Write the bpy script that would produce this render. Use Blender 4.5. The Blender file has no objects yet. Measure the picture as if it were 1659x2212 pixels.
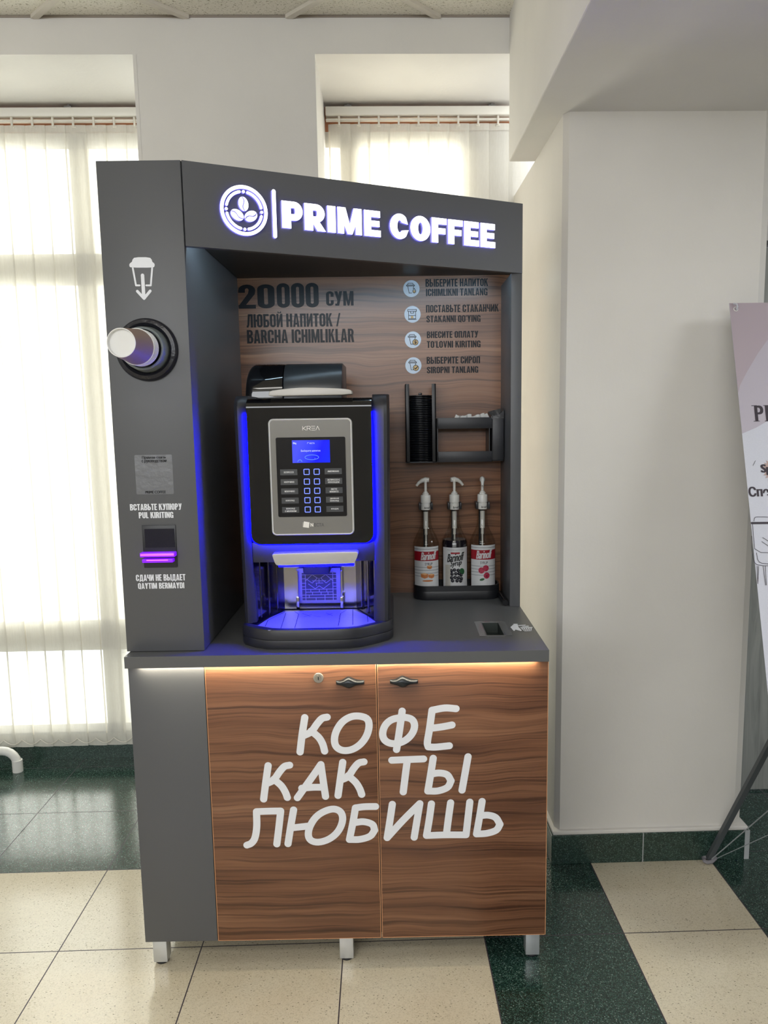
import bpy, bmesh, math, random
from mathutils import Vector, Matrix
random.seed(7)
C = bpy.context.collection
SC = bpy.context.scene
PI = math.pi
# ---------------------------------------------------------------- camera
CAMF = 1695.16                                   # focal length for an image 2212 high
CLOC = Vector((0.70334, -1.95173, 1.49578))
RR = Vector((0.99985079, -0.00999047, -0.01409246))
UU = Vector((0.01532731, 0.1368022, 0.9904798))
FF = Vector((0.00796748, 0.990548, -0.13693491))
cam_d = bpy.data.cameras.new('camera')
cam = bpy.data.objects.new('camera', cam_d); C.objects.link(cam)
cam_d.sensor_fit = 'VERTICAL'; cam_d.sensor_height = 24.0
cam_d.lens = CAMF*24.0/2212
cam_d.shift_x = -40.84/2212; cam_d.shift_y = 31.87/2212
cam_d.clip_start = 0.02
m3 = Matrix((RR, UU, -FF)).transposed()
cam.matrix_world = Matrix.Translation(CLOC) @ m3.to_4x4()
SC.camera = cam
# ---------------------------------------------------------------- view, world, lights
SC.view_settings.view_transform = 'Standard'
SC.view_settings.look = 'None'
SC.view_settings.exposure = 0.03
SC.view_settings.gamma = 1.0
SC.view_settings.use_curve_mapping = False
world = bpy.data.worlds.new('sky'); SC.world = world; world.use_nodes = True
wn = world.node_tree.nodes; wn['Background'].inputs['Color'].default_value = (0.93, 0.97, 1.0, 1)
wn['Background'].inputs['Strength'].default_value = 4.2
TH = 0.0188                                      # the room is turned a little against the kiosk
def area(name, loc, rot, sx, sy, power, col):
    l = bpy.data.lights.new(name, 'AREA'); l.shape = 'RECTANGLE'; l.size = sx; l.size_y = sy
    l.energy = power; l.color = col
    o = bpy.data.objects.new(name, l); C.objects.link(o); o.location = loc; o.rotation_euler = rot
    return o
area('daylight_left_window', (-0.9, 2.6, 1.9), (math.radians(-90), 0, TH), 1.7, 2.6, 120, (1.0, 0.96, 0.89))
area('daylight_right_window', (0.86, 2.6, 1.9), (math.radians(-90), 0, TH), 1.2, 2.6, 240, (1.0, 0.91, 0.78))
area('rear_fill_light', (-0.6, -4.7, 2.36), (math.radians(84), 0, 0), 5.2, 0.8, 100, (0.93, 0.96, 1.0))  # soft fill added behind the camera, set high to stay out of panel reflections
area('overhead_fill_light', (0.4, -2.6, 2.80), (0, 0, 0), 2.4, 0.5, 34, (1.0, 0.97, 0.92))  # added overhead fill for the hall, no fitting modelled
area('right_fill_light', (3.3, -0.9, 2.385), (0, 0, 0), 0.9, 0.9, 36, (0.92, 0.96, 1.0))  # added fill that brightens the pillar's right corner and the recess door
# ---------------------------------------------------------------- camera rays onto known planes (used to read off positions)
def ray(px, py):
    return FF + RR*((px-829.5-40.84)/CAMF) - UU*((py-1106-31.87)/CAMF)
def on(ax, val, px, py):
    d = ray(px, py); return CLOC + d*((val-CLOC[ax])/d[ax])
def onp(P0, N, px, py):
    d = ray(px, py); return CLOC + d*((P0-CLOC).dot(N)/d.dot(N))
RZ = Matrix.Rotation(-TH, 3, 'Z')
def onr(ax, val, px, py):
    d = RZ @ ray(px, py); c = RZ @ CLOC
    return c + d*((val-c[ax])/d[ax])
# ---------------------------------------------------------------- materials
MATS = {}
def mat(name, col, rough=0.5, metal=0.0, emit=None, es=1.0, spec=None, coat=0.0, bump=0.0, bscale=200.0, var=0.0):
    if name in MATS: return MATS[name]
    m = bpy.data.materials.new(name); m.use_nodes = True; MATS[name] = m
    nt = m.node_tree; b = nt.nodes['Principled BSDF']
    b.inputs['Base Color'].default_value = (*col, 1); b.inputs['Roughness'].default_value = rough
    b.inputs['Metallic'].default_value = metal
    if spec is not None: b.inputs['Specular IOR Level'].default_value = spec
    if coat: b.inputs['Coat Weight'].default_value = coat; b.inputs['Coat Roughness'].default_value = 0.03
    if emit:
        b.inputs['Emission Color'].default_value = (*emit, 1); b.inputs['Emission Strength'].default_value = es
    tc = nt.nodes.new('ShaderNodeTexCoord')
    nz = nt.nodes.new('ShaderNodeTexNoise'); nz.inputs['Scale'].default_value = bscale; nz.inputs['Detail'].default_value = 3
    nt.links.new(tc.outputs['Object'], nz.inputs['Vector'])
    if bump:
        bp = nt.nodes.new('ShaderNodeBump'); bp.inputs['Strength'].default_value = bump; bp.inputs['Distance'].default_value = 0.002
        nt.links.new(nz.outputs['Fac'], bp.inputs['Height']); nt.links.new(bp.outputs['Normal'], b.inputs['Normal'])
    if var:
        nv = nt.nodes.new('ShaderNodeTexNoise'); nv.inputs['Scale'].default_value = 2.2; nv.inputs['Detail'].default_value = 6
        nt.links.new(tc.outputs['Object'], nv.inputs['Vector'])
        rp = nt.nodes.new('ShaderNodeValToRGB')
        rp.color_ramp.elements[0].position = 0.3; rp.color_ramp.elements[1].position = 0.7
        rp.color_ramp.elements[0].color = (*[c*(1-var) for c in col], 1); rp.color_ramp.elements[1].color = (*[min(1, c*(1+var)) for c in col], 1)
        nt.links.new(nv.outputs['Fac'], rp.inputs['Fac']); nt.links.new(rp.outputs['Color'], b.inputs['Base Color'])
    return m
def L(nt, a, b): nt.links.new(a, b)
def ramp(nt, fac, stops, interp='LINEAR'):
    r = nt.nodes.new('ShaderNodeValToRGB'); r.color_ramp.interpolation = interp
    e = r.color_ramp.elements
    while len(e) > 1: e.remove(e[-1])
    e[0].position = stops[0][0]; e[0].color = (*stops[0][1], 1)
    for p, c in stops[1:]:
        k = e.new(p); k.color = (*c, 1)
    L(nt, fac, r.inputs['Fac']); return r.outputs['Color']
def math_n(nt, op, a, b=None, clamp=False):
    n = nt.nodes.new('ShaderNodeMath'); n.operation = op; n.use_clamp = clamp
    for i, x in enumerate((a, b)):
        if x is None: continue
        if isinstance(x, (int, float)): n.inputs[i].default_value = x
        else: L(nt, x, n.inputs[i])
    return n.outputs[0]
def mixc(nt, fac, a, b, mode='MIX'):
    n = nt.nodes.new('ShaderNodeMix'); n.data_type = 'RGBA'; n.blend_type = mode
    for s, x in (('Factor', fac), ('A', a), ('B', b)):
        i = [q for q in n.inputs if q.name == s and (q.type == 'VALUE' if s == 'Factor' else q.type == 'RGBA')][0]
        if isinstance(x, (int, float)): i.default_value = x
        elif isinstance(x, tuple): i.default_value = (*x, 1)
        else: L(nt, x, i)
    return [q for q in n.outputs if q.type == 'RGBA'][0]
def mapping(nt, scale, loc=(0, 0, 0), rot=(0, 0, 0), src='Object'):
    tc = nt.nodes.new('ShaderNodeTexCoord'); mp = nt.nodes.new('ShaderNodeMapping')
    mp.inputs['Scale'].default_value = scale; mp.inputs['Location'].default_value = loc; mp.inputs['Rotation'].default_value = rot
    L(nt, tc.outputs[src], mp.inputs['Vector']); return mp.outputs['Vector']
def noise(nt, vec, scale, detail=4, rough=0.55, dist=0.0):
    n = nt.nodes.new('ShaderNodeTexNoise'); n.inputs['Scale'].default_value = scale; n.inputs['Detail'].default_value = detail
    n.inputs['Roughness'].default_value = rough; n.inputs['Distortion'].default_value = dist
    L(nt, vec, n.inputs['Vector']); return n.outputs['Fac']
def wood(name, seed, rough=0.40, cols=None, gain=1.0):
    m = bpy.data.materials.new(name); m.use_nodes = True; nt = m.node_tree; b = nt.nodes['Principled BSDF']
    v = mapping(nt, (1, 1, 1), (seed, 0, seed*0.7))
    # bend the grain with a broad noise so the bands wander and open into cathedral shapes
    wn_ = nt.nodes.new('ShaderNodeTexNoise'); wn_.inputs['Scale'].default_value = 3.0; wn_.inputs['Detail'].default_value = 2
    v2 = mapping(nt, (1.0, 1.0, 1.8), (seed, 0, seed)); L(nt, v2, wn_.inputs['Vector'])
    sx = nt.nodes.new('ShaderNodeSeparateXYZ'); L(nt, v, sx.inputs[0])
    z = math_n(nt, 'ADD', sx.outputs['Z'], math_n(nt, 'MULTIPLY', wn_.outputs['Fac'], 0.06))
    cb = nt.nodes.new('ShaderNodeCombineXYZ'); L(nt, math_n(nt, 'MULTIPLY', sx.outputs['X'], 0.9), cb.inputs['X'])
    L(nt, math_n(nt, 'MULTIPLY', z, 16.0), cb.inputs['Z']); vec = cb.outputs[0]
    broad = noise(nt, vec, 1.0, 3, 0.5)
    cb2 = nt.nodes.new('ShaderNodeCombineXYZ'); L(nt, math_n(nt, 'MULTIPLY', sx.outputs['X'], 2.2), cb2.inputs['X'])
    L(nt, math_n(nt, 'MULTIPLY', z, 210.0), cb2.inputs['Z'])
    fine = noise(nt, cb2.outputs[0], 1.0, 5, 0.65)
    cb3 = nt.nodes.new('ShaderNodeCombineXYZ'); L(nt, math_n(nt, 'MULTIPLY', sx.outputs['X'], 1.3), cb3.inputs['X'])
    L(nt, math_n(nt, 'MULTIPLY', z, 55.0), cb3.inputs['Z']); L(nt, math_n(nt, 'ADD', sx.outputs['Y'], 3.3), cb3.inputs['Y'])
    mid = noise(nt, cb3.outputs[0], 1.0, 3, 0.5)
    cb4 = nt.nodes.new('ShaderNodeCombineXYZ'); L(nt, math_n(nt, 'MULTIPLY', sx.outputs['X'], 1.1), cb4.inputs['X'])
    L(nt, math_n(nt, 'MULTIPLY', z, 105.0), cb4.inputs['Z']); L(nt, math_n(nt, 'ADD', sx.outputs['Y'], 9.1), cb4.inputs['Y'])
    thin = noise(nt, cb4.outputs[0], 1.0, 2, 0.5)
    g = gain
    c1 = ramp(nt, broad, [(0.30, (0.095*g, 0.038*g, 0.019*g)), (0.46, (0.155*g, 0.067*g, 0.033*g)), (0.6, (0.205*g, 0.095*g, 0.049*g)), (0.74, (0.27*g, 0.142*g, 0.078*g))])
    c2 = ramp(nt, fine, [(0.32, (0.50, 0.46, 0.44)), (0.52, (1, 1, 1)), (0.72, (1.2, 1.2, 1.18))])
    c3 = ramp(nt, mid, [(0.30, (0.34, 0.30, 0.28)), (0.375, (0.60, 0.57, 0.56)), (0.40, (1.0, 1.0, 1.0)), (0.7, (1.12, 1.12, 1.10))])
    c = mixc(nt, 0.75, c1, c2, 'MULTIPLY'); c = mixc(nt, 0.65, c, c3, 'MULTIPLY')
    c = mixc(nt, 0.7, c, ramp(nt, thin, [(0.30, (0.35, 0.30, 0.28)), (0.385, (0.55, 0.50, 0.48)), (0.41, (1, 1, 1)), (1.0, (1.1, 1.1, 1.1))]), 'MULTIPLY')
    L(nt, c, b.inputs['Base Color']); b.inputs['Roughness'].default_value = rough
    bp = nt.nodes.new('ShaderNodeBump'); bp.inputs['Strength'].default_value = 0.12; bp.inputs['Distance'].default_value = 0.001
    L(nt, fine, bp.inputs['Height']); L(nt, bp.outputs['Normal'], b.inputs['Normal'])
    return m
def plaster(name, col, bs=0.25):
    return mat(name, col, 0.85, bump=bs, bscale=60, var=0.045)
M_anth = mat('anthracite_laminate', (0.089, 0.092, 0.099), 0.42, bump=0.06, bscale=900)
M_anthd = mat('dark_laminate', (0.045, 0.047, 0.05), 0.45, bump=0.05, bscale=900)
M_counter = mat('anthracite_worktop', (0.105, 0.108, 0.110), 0.40, bump=0.08, bscale=700)
M_wall = plaster('white_plaster', (0.715, 0.70, 0.672))
M_pillar = plaster('pillar_plaster', (0.72, 0.695, 0.65))
M_wood1 = wood('walnut_left_door', 1.3)
M_wood2 = wood('walnut_right_door', 7.9)
M_wood3 = wood('walnut_back_panel', 13.4, 0.28, gain=1.2)
M_edge = mat('orange_edge_band', (0.55, 0.27, 0.13), 0.5, var=0.1)
M_white = mat('white_vinyl', (0.78, 0.80, 0.84), 0.5)
M_whitepl = mat('white_plastic', (0.75, 0.75, 0.73), 0.35)
M_black = mat('black_vinyl', (0.006, 0.006, 0.008), 0.32, spec=0.2)
M_bplastic = mat('black_plastic', (0.012, 0.013, 0.016), 0.38, bump=0.05, bscale=600)
M_bmatte = mat('matte_black_plastic', (0.019, 0.020, 0.025), 0.40, bump=0.08, bscale=900)
M_bgloss = mat('gloss_black_panel', (0.004, 0.004, 0.005), 0.04, coat=0.3)
M_steel = mat('polished_steel', (0.50, 0.49, 0.47), 0.16, 1.0, bump=0.02, bscale=40)
M_alum = mat('brushed_aluminium', (0.72, 0.73, 0.74), 0.33, 1.0, bump=0.05, bscale=300)
M_silver = mat('satin_silver', (0.50, 0.485, 0.455), 0.5, 0.25, bump=0.06, bscale=120, var=0.06)
M_chrome = mat('chrome_bezel', (0.88, 0.88, 0.86), 0.3, 0.15)
M_greyp = mat('grey_control_panel', (0.25, 0.245, 0.23), 0.18, 0.25, coat=0.3)
M_blue = mat('blue_light_guide', (0, 0, 0.3), 0.5, emit=(0.0, 0.0, 1.0), es=150.0)
M_bluedim = mat('blue_bay_lamp', (0, 0, 0.3), 0.5, emit=(0.0, 0.0, 1.0), es=230.0)
M_sign = mat('lit_sign_face', (0.9, 0.9, 0.95), 0.4, emit=(0.93, 0.94, 1.0), es=2.6)
M_signside = mat('lit_sign_side', (0.3, 0.3, 0.7), 0.4, emit=(0.13, 0.11, 1.0), es=1.5)
M_ledcool = mat('cool_led_strip', (1, 1, 1), 0.4, emit=(0.60, 0.82, 1.0), es=36.0)
M_ledwarm = mat('warm_led_strip', (1, 1, 1), 0.4, emit=(1.0, 0.88, 0.66), es=52.0)
M_paper = mat('white_paper', (0.78, 0.78, 0.76), 0.8)
M_dark = mat('dark_void', (0.008, 0.008, 0.01), 0.7)
# ---------------------------------------------------------------- mesh collector
WPOS = {}
class MB:
    def __init__(s): s.v = []; s.f = []; s.mi = []
    def add(s, vs, fs, mi=0):
        k = len(s.v); s.v += [tuple(v) for v in vs]; s.f += [tuple(i+k for i in f) for f in fs]; s.mi += [mi]*len(fs); return s
    def bm(s, bm, mi=0):
        bm.verts.index_update(); s.add([v.co[:] for v in bm.verts], [[v.index for v in f.verts] for f in bm.faces], mi); bm.free(); return s
    def box(s, x0, x1, y0, y1, z0, z1, bev=0, mi=0, seg=2, M=None):
        bm = bmesh.new(); bmesh.ops.create_cube(bm, size=1)
        for v in bm.verts:
            v.co = Vector(((x0+x1)/2+v.co.x*(x1-x0), (y0+y1)/2+v.co.y*(y1-y0), (z0+z1)/2+v.co.z*(z1-z0)))
        if bev: bmesh.ops.bevel(bm, geom=list(bm.edges), offset=bev, segments=seg, profile=0.5, affect='EDGES')
        if M is not None: bmesh.ops.transform(bm, matrix=M, verts=bm.verts)
        return s.bm(bm, mi)
    def prism(s, pts, h0, h1, fr, mi=0, bev=0):
        """pts 2D outline, fr(u,v,h) -> world"""
        bm = bmesh.new()
        a = [bm.verts.new(fr(u, v, h0)) for u, v in pts]; b = [bm.verts.new(fr(u, v, h1)) for u, v in pts]
        n = len(pts); bm.faces.new(a); bm.faces.new(b[::-1])
        for i in range(n): bm.faces.new((a[i], b[i], b[(i+1) % n], a[(i+1) % n]))
        bmesh.ops.recalc_face_normals(bm, faces=bm.faces)
        if bev:
            ed = [e for e in bm.edges if (e.verts[0] in b and e.verts[1] in b) or (e.verts[0] in a and e.verts[1] in a)]
            bmesh.ops.bevel(bm, geom=ed, offset=bev, segments=2, profile=0.5, affect='EDGES')
        return s.bm(bm, mi)
    def poly(s, pts3, mi=0): return s.add(pts3, [tuple(range(len(pts3)))], mi)
    def tube(s, path, r, n=10, mi=0, cap=True):
        P = [Vector(p) for p in path]; rs = r if isinstance(r, (list, tuple)) else [r]*len(P)
        vs = []; fs = []; ref = None
        for i, p in enumerate(P):
            t = (P[min(i+1, len(P)-1)]-P[max(i-1, 0)]).normalized()
            if ref is None: ref = Vector((0, 0, 1)) if abs(t.z) < 0.9 else Vector((1, 0, 0))
            a = t.cross(ref).normalized(); b = t.cross(a).normalized(); ref = -b if False else a.cross(t)
            for k in range(n):
                an = 2*PI*k/n; vs.append(p+(a*math.cos(an)+b*math.sin(an))*rs[i])
        for i in range(len(P)-1):
            for k in range(n): fs.append((i*n+k, i*n+(k+1) % n, (i+1)*n+(k+1) % n, (i+1)*n+k))
        if cap: fs.append(tuple(range(n))[::-1]); fs.append(tuple((len(P)-1)*n+k for k in range(n)))
        return s.add(vs, fs, mi)
    def lathe(s, prof, c, ax='z', n=32, mi=0, a0=0, a1=2*PI, capends=False):
        """prof: (radius, height) pairs; ax z or y"""
        full = abs(a1-a0-2*PI) < 1e-6; m = n if full else n+1; vs = []; fs = []
        for r, h in prof:
            for k in range(m):
                a = a0+(a1-a0)*k/n
                if ax == 'z': vs.append((c[0]+r*math.cos(a), c[1]+r*math.sin(a), c[2]+h))
                else: vs.append((c[0]+r*math.cos(a), c[1]+h, c[2]+r*math.sin(a)))
        for i in range(len(prof)-1):
            for k in range(n): 
                q = (k+1) % m
                fs.append((i*m+k, i*m+q, (i+1)*m+q, (i+1)*m+k))
        if capends:
            fs.append(tuple(range(m))); fs.append(tuple((len(prof)-1)*m+k for k in range(m)))
        return s.add(vs, fs, mi)
def obj(name, mb, ms, parent=None, smooth=True, origin=None, recalc=True):
    me = bpy.data.meshes.new(name)
    base = Vector((0, 0, 0))
    if parent is not None: base = WPOS.get(parent.name, Vector((0, 0, 0)))
    elif origin is not None: base = Vector(origin)
    me.from_pydata([tuple(Vector(v)-base) for v in mb.v], [], mb.f)
    if not isinstance(ms, (list, tuple)): ms = [ms]
    for m in ms: me.materials.append(m)
    me.polygons.foreach_set('material_index', mb.mi)
    if recalc:
        bm = bmesh.new(); bm.from_mesh(me); bmesh.ops.recalc_face_normals(bm, faces=bm.faces); bm.to_mesh(me); bm.free()
    if smooth:
        me.polygons.foreach_set('use_smooth', [True]*len(me.polygons)); me.set_sharp_from_angle(angle=0.6)
    me.update()
    o = bpy.data.objects.new(name, me); C.objects.link(o)
    if parent is not None: o.parent = parent
    elif origin is not None: o.location = base
    WPOS[o.name] = base
    return o
def tag(o, label, cat, group=None):
    o['label'] = label; o['category'] = cat
    if group: o['group'] = group
    return o
def thing(name, label, cat, loc, group=None):
    o = bpy.data.objects.new(name, None); C.objects.link(o); o.location = loc; o.empty_display_size = 0.05
    WPOS[o.name] = Vector(loc); return tag(o, label, cat, group)
def struct(name, mb, ms, room=True, smooth=False, parent=None):
    o = obj(name, mb, ms, parent, smooth=smooth)
    if parent is None:
        o['kind'] = 'structure'
        if room: o.rotation_euler.z = TH
    return o
# ---------------------------------------------------------------- flat lettering and artwork
class Frame:
    def __init__(s, O, U, V): s.O = Vector(O); s.U = Vector(U).normalized(); s.V = Vector(V).normalized(); s.N = s.U.cross(s.V)
    def P(s, u, v, h=0): return s.O + s.U*u + s.V*v + s.N*h
    def px(s, x, y):
        p = onp(s.O, s.N, x, y) - s.O; return p.dot(s.U), p.dot(s.V)
    def pts(s, pl): return [s.px(*p) for p in pl]
_tc = {}
def text2d(body, off=0.0, shear=0.0, res=4):
    key = (body, off, shear, res)
    if key in _tc: return _tc[key]
    c = bpy.data.curves.new('lettering', 'FONT'); c.body = body; c.offset = off; c.shear = shear; c.resolution_u = res; c.fill_mode = 'FRONT'
    o = bpy.data.objects.new('lettering', c); C.objects.link(o)
    me = bpy.data.meshes.new_from_object(o.evaluated_get(bpy.context.evaluated_depsgraph_get()))
    vs = [(v.co.x, v.co.y) for v in me.vertices]; fs = [tuple(p.vertices) for p in me.polygons]
    bpy.data.objects.remove(o); bpy.data.curves.remove(c); bpy.data.meshes.remove(me)
    _tc[key] = (vs, fs); return vs, fs
def text_fit(mb, body, fr, box, off=0.02, fat=0.0, shear=0.0, h=0.0006, mi=0, skew=0.0):
    """fit the text to box (u0,u1,v0,v1) on a frame; fat = sideways thickening, share of cap height"""
    vs, fs = text2d(body, off, shear)
    xs = [v[0] for v in vs]; ys = [v[1] for v in vs]
    ax, bx, ay, by = min(xs), max(xs), min(ys), max(ys); u0, u1, v0, v1 = box
    d = fat*(v1-v0); P = fr.P if isinstance(fr, Frame) else fr
    for sh in ((-d, 0, d) if fat else (0,)):
        h += LAY; lay(mb)
        mb.add([P(u0+d+(x-ax)/(bx-ax)*(u1-u0-2*d)+sh, v0+(y-ay)/(by-ay)*(v1-v0)+skew*(x-ax)/(bx-ax)*(u1-u0), h+mb.lay*LAY) for x, y in vs], fs, mi)
def text_px(mb, body, fr, x0, y0, x1, y1, **k):
    """box given by its left-middle and right-middle heights: (x0,y0)=top left, (x1,y1)=bottom right as seen"""
    a = fr.px(x0, y0); b = fr.px(x1, y1)
    text_fit(mb, body, fr, (a[0], b[0], b[1], a[1]), **k)
LAY = 2.2e-5
def lay(mb):
    mb.lay = getattr(mb, 'lay', -1)+1; return mb.lay*LAY
def stroke(mb, fr, pts, w, h=0.0006, mi=0, caps=True, n=10):
    """flat line of width w with round ends and joints, each run one clean ribbon"""
    P = fr.P if isinstance(fr, Frame) else fr; r = w/2
    q = [Vector((p[0], p[1])) for p in pts]; pts = [q[0]]
    for p in q[1:]:
        if (p-pts[-1]).length > 1e-6: pts.append(p)
    closed = len(pts) > 3 and (pts[0]-pts[-1]).length < 1e-5
    runs = [[pts[0]]]
    for i in range(1, len(pts)):
        runs[-1].append(pts[i])
        if i < len(pts)-1 and (pts[i]-pts[i-1]).angle(pts[i+1]-pts[i]) > 0.8: runs.append([pts[i]])
    loop = closed and len(runs) == 1
    for run in runs:
        if len(run) < 2: continue
        hh = h+lay(mb); m = len(run); vs = []
        for i, p in enumerate(run):
            if 0 < i < m-1: t0, t1 = (p-run[i-1]).normalized(), (run[i+1]-p).normalized()
            elif loop: t0, t1 = (run[-1]-run[-2]).normalized(), (run[1]-run[0]).normalized()
            elif i == 0: t0 = t1 = (run[1]-p).normalized()
            else: t0 = t1 = (p-run[i-1]).normalized()
            t = (t0+t1).normalized(); o = Vector((-t.y, t.x))*(r/max(0.7, t.dot(t1)))
            vs += [P(*(p+o), hh), P(*(p-o), hh)]
        fs = [(2*i, 2*i+1, 2*i+3, 2*i+2) for i in range(m-1)]
        mb.add(vs, fs, mi)
        if caps and not loop:
            for p, t in ((run[0], run[0]-run[1]), (run[-1], run[-1]-run[-2])):
                a0 = math.atan2(t.y, t.x)
                mb.add([P(p.x+r*math.cos(a0-PI/2+PI*k/n), p.y+r*math.sin(a0-PI/2+PI*k/n), hh) for k in range(n+1)], [tuple(range(n+1))], mi)
def disc(mb, P, u, v, ru, rv, h=0.0006, mi=0, n=20, rot=0):
    P = P.P if isinstance(P, Frame) else P; c, s = math.cos(rot), math.sin(rot); h = h+lay(mb)
    vs = [P(u, v, h)]
    for f in (0.5, 1.0):
        for k in range(n):
            a = ru*f*math.cos(2*PI*k/n); b = rv*f*math.sin(2*PI*k/n); vs.append(P(u+a*c-b*s, v+a*s+b*c, h))
    mb.add(vs, [(0, 1+k, 1+(k+1) % n) for k in range(n)]+[(1+k, 1+n+k, 1+n+(k+1) % n, 1+(k+1) % n) for k in range(n)], mi)
def smooth_pts(pts, it=2, closed=False):
    for _ in range(it):
        q = [] if closed else [pts[0]]
        rng = range(len(pts)) if closed else range(len(pts)-1)
        for i in rng:
            a, b = pts[i], pts[(i+1) % len(pts)]
            q += [(a[0]*.75+b[0]*.25, a[1]*.75+b[1]*.25), (a[0]*.25+b[0]*.75, a[1]*.25+b[1]*.75)]
        if not closed: q.append(pts[-1])
        pts = q
    return pts
def rrect(u0, u1, v0, v1, r, n=5):
    out = []
    for cx, cy, a in ((u1-r, v1-r, 0), (u0+r, v1-r, 90), (u0+r, v0+r, 180), (u1-r, v0+r, 270)):
        for k in range(n+1):
            t = math.radians(a+90*k/n); out.append((cx+r*math.cos(t), cy+r*math.sin(t)))
    return out
XZ = lambda u, v, h: (u, h, v)
XY = lambda u, v, h: (u, v, h)
YZ = lambda u, v, h: (h, u, v)

# ================================================================ THE ROOM (room coordinates, turned by TH)
YW = 0.960; ZC = 2.862; ZL = 2.750; ZB = 2.392; PX = 1.232; PY = 0.4996; PR = 1.866; BX = 1.140; NB = 1.455; TX, TY, TS = -0.2799, 0.1201, 0.40736
# floor: polished terrazzo tiles
def terrazzo(name, kind):
    m = bpy.data.materials.new(name); m.use_nodes = True; nt = m.node_tree; b = nt.nodes['Principled BSDF']
    v = mapping(nt, (1, 1, 1))
    def vor(scale, feat='F1'):
        n = nt.nodes.new('ShaderNodeTexVoronoi'); n.inputs['Scale'].default_value = scale; n.feature = feat; L(nt, v, n.inputs['Vector']); return n
    def green():
        a = vor(430); c = nt.nodes.new('ShaderNodeSeparateColor'); L(nt, a.outputs['Color'], c.inputs[0])
        base = ramp(nt, c.outputs[0], [(0.0, (0.005, 0.014, 0.011)), (0.45, (0.012, 0.034, 0.026)), (0.75, (0.028, 0.066, 0.050)), (0.93, (0.060, 0.11, 0.092)), (1.0, (0.15, 0.21, 0.185))])
        a2 = vor(190); c2 = nt.nodes.new('ShaderNodeSeparateColor'); L(nt, a2.outputs['Color'], c2.inputs[0])
        sp = math_n(nt, 'MULTIPLY', math_n(nt, 'LESS_THAN', a2.outputs['Distance'], 0.26), math_n(nt, 'GREATER_THAN', c2.outputs[1], 0.88))
        return mixc(nt, math_n(nt, 'MULTIPLY', sp, 0.7), base, (0.36, 0.44, 0.39))
    def cream():
        low = noise(nt, v, 2.4, 5, 0.6)
        base = ramp(nt, low, [(0.3, (0.575, 0.50, 0.365)), (0.5, (0.62, 0.55, 0.41)), (0.7, (0.655, 0.60, 0.465))])
        a = vor(330); c = nt.nodes.new('ShaderNodeSeparateColor'); L(nt, a.outputs['Color'], c.inputs[0])
        t = ramp(nt, c.outputs[0], [(0.0, (0.80, 0.78, 0.75)), (0.3, (0.97, 0.97, 0.96)), (1.0, (1.06, 1.06, 1.05))])
        base = mixc(nt, 0.8, base, t, 'MULTIPLY')
        vv = mapping(nt, (1, 2.0, 1), rot=(0, 0, 0.6))
        a2 = nt.nodes.new('ShaderNodeTexVoronoi'); a2.inputs['Scale'].default_value = 105; L(nt, vv, a2.inputs['Vector'])
        c2 = nt.nodes.new('ShaderNodeSeparateColor'); L(nt, a2.outputs['Color'], c2.inputs[0])
        sp = math_n(nt, 'MULTIPLY', math_n(nt, 'LESS_THAN', a2.outputs['Distance'], math_n(nt, 'MULTIPLY', c2.outputs[2], 0.24)), math_n(nt, 'GREATER_THAN', c2.outputs[1], 0.50))
        return mixc(nt, math_n(nt, 'MULTIPLY', sp, 0.8), base, (0.10, 0.09, 0.06))
    sx = nt.nodes.new('ShaderNodeSeparateXYZ'); L(nt, v, sx.inputs[0])
    if kind == 'floor':
        g = green(); c = cream()
        def between(o, lo, hi): return math_n(nt, 'MULTIPLY', math_n(nt, 'GREATER_THAN', o, lo), math_n(nt, 'LESS_THAN', o, hi))
        x, y = sx.outputs['X'], sx.outputs['Y']
        isg = math_n(nt, 'MAXIMUM', between(x, TX+3*TS, TX+4*TS), between(x, TX+5*TS, TX+9*TS))
        isg = math_n(nt, 'MAXIMUM', isg, math_n(nt, 'GREATER_THAN', y, TY+TS))
        col = mixc(nt, isg, c, g)
        def grid(o, t0):
            f = math_n(nt, 'FRACT', math_n(nt, 'DIVIDE', math_n(nt, 'ADD', math_n(nt, 'SUBTRACT', o, t0), 40*TS), TS))
            return math_n(nt, 'LESS_THAN', math_n(nt, 'SUBTRACT', 0.5, math_n(nt, 'ABSOLUTE', math_n(nt, 'SUBTRACT', f, 0.5))), 0.0042)
        gr = math_n(nt, 'MAXIMUM', grid(x, TX), grid(y, TY))
        col = mixc(nt, gr, col, (0.035, 0.025, 0.035))
        L(nt, math_n(nt, 'MULTIPLY_ADD', gr, 0.5) if False else math_n(nt, 'ADD', math_n(nt, 'MULTIPLY', gr, 0.5), 0.16), b.inputs['Roughness'])
    else:
        col = green(); b.inputs['Roughness'].default_value = 0.32
    L(nt, col, b.inputs['Base Color']); b.inputs['Specular IOR Level'].default_value = 0.75
    return m
M_floor = terrazzo('terrazzo_floor', 'floor'); M_green = terrazzo('green_terrazzo', 'green')
struct('floor', MB().box(-3.6, 4.6, -5.2, 1.75, -0.08, 0), M_floor)
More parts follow.
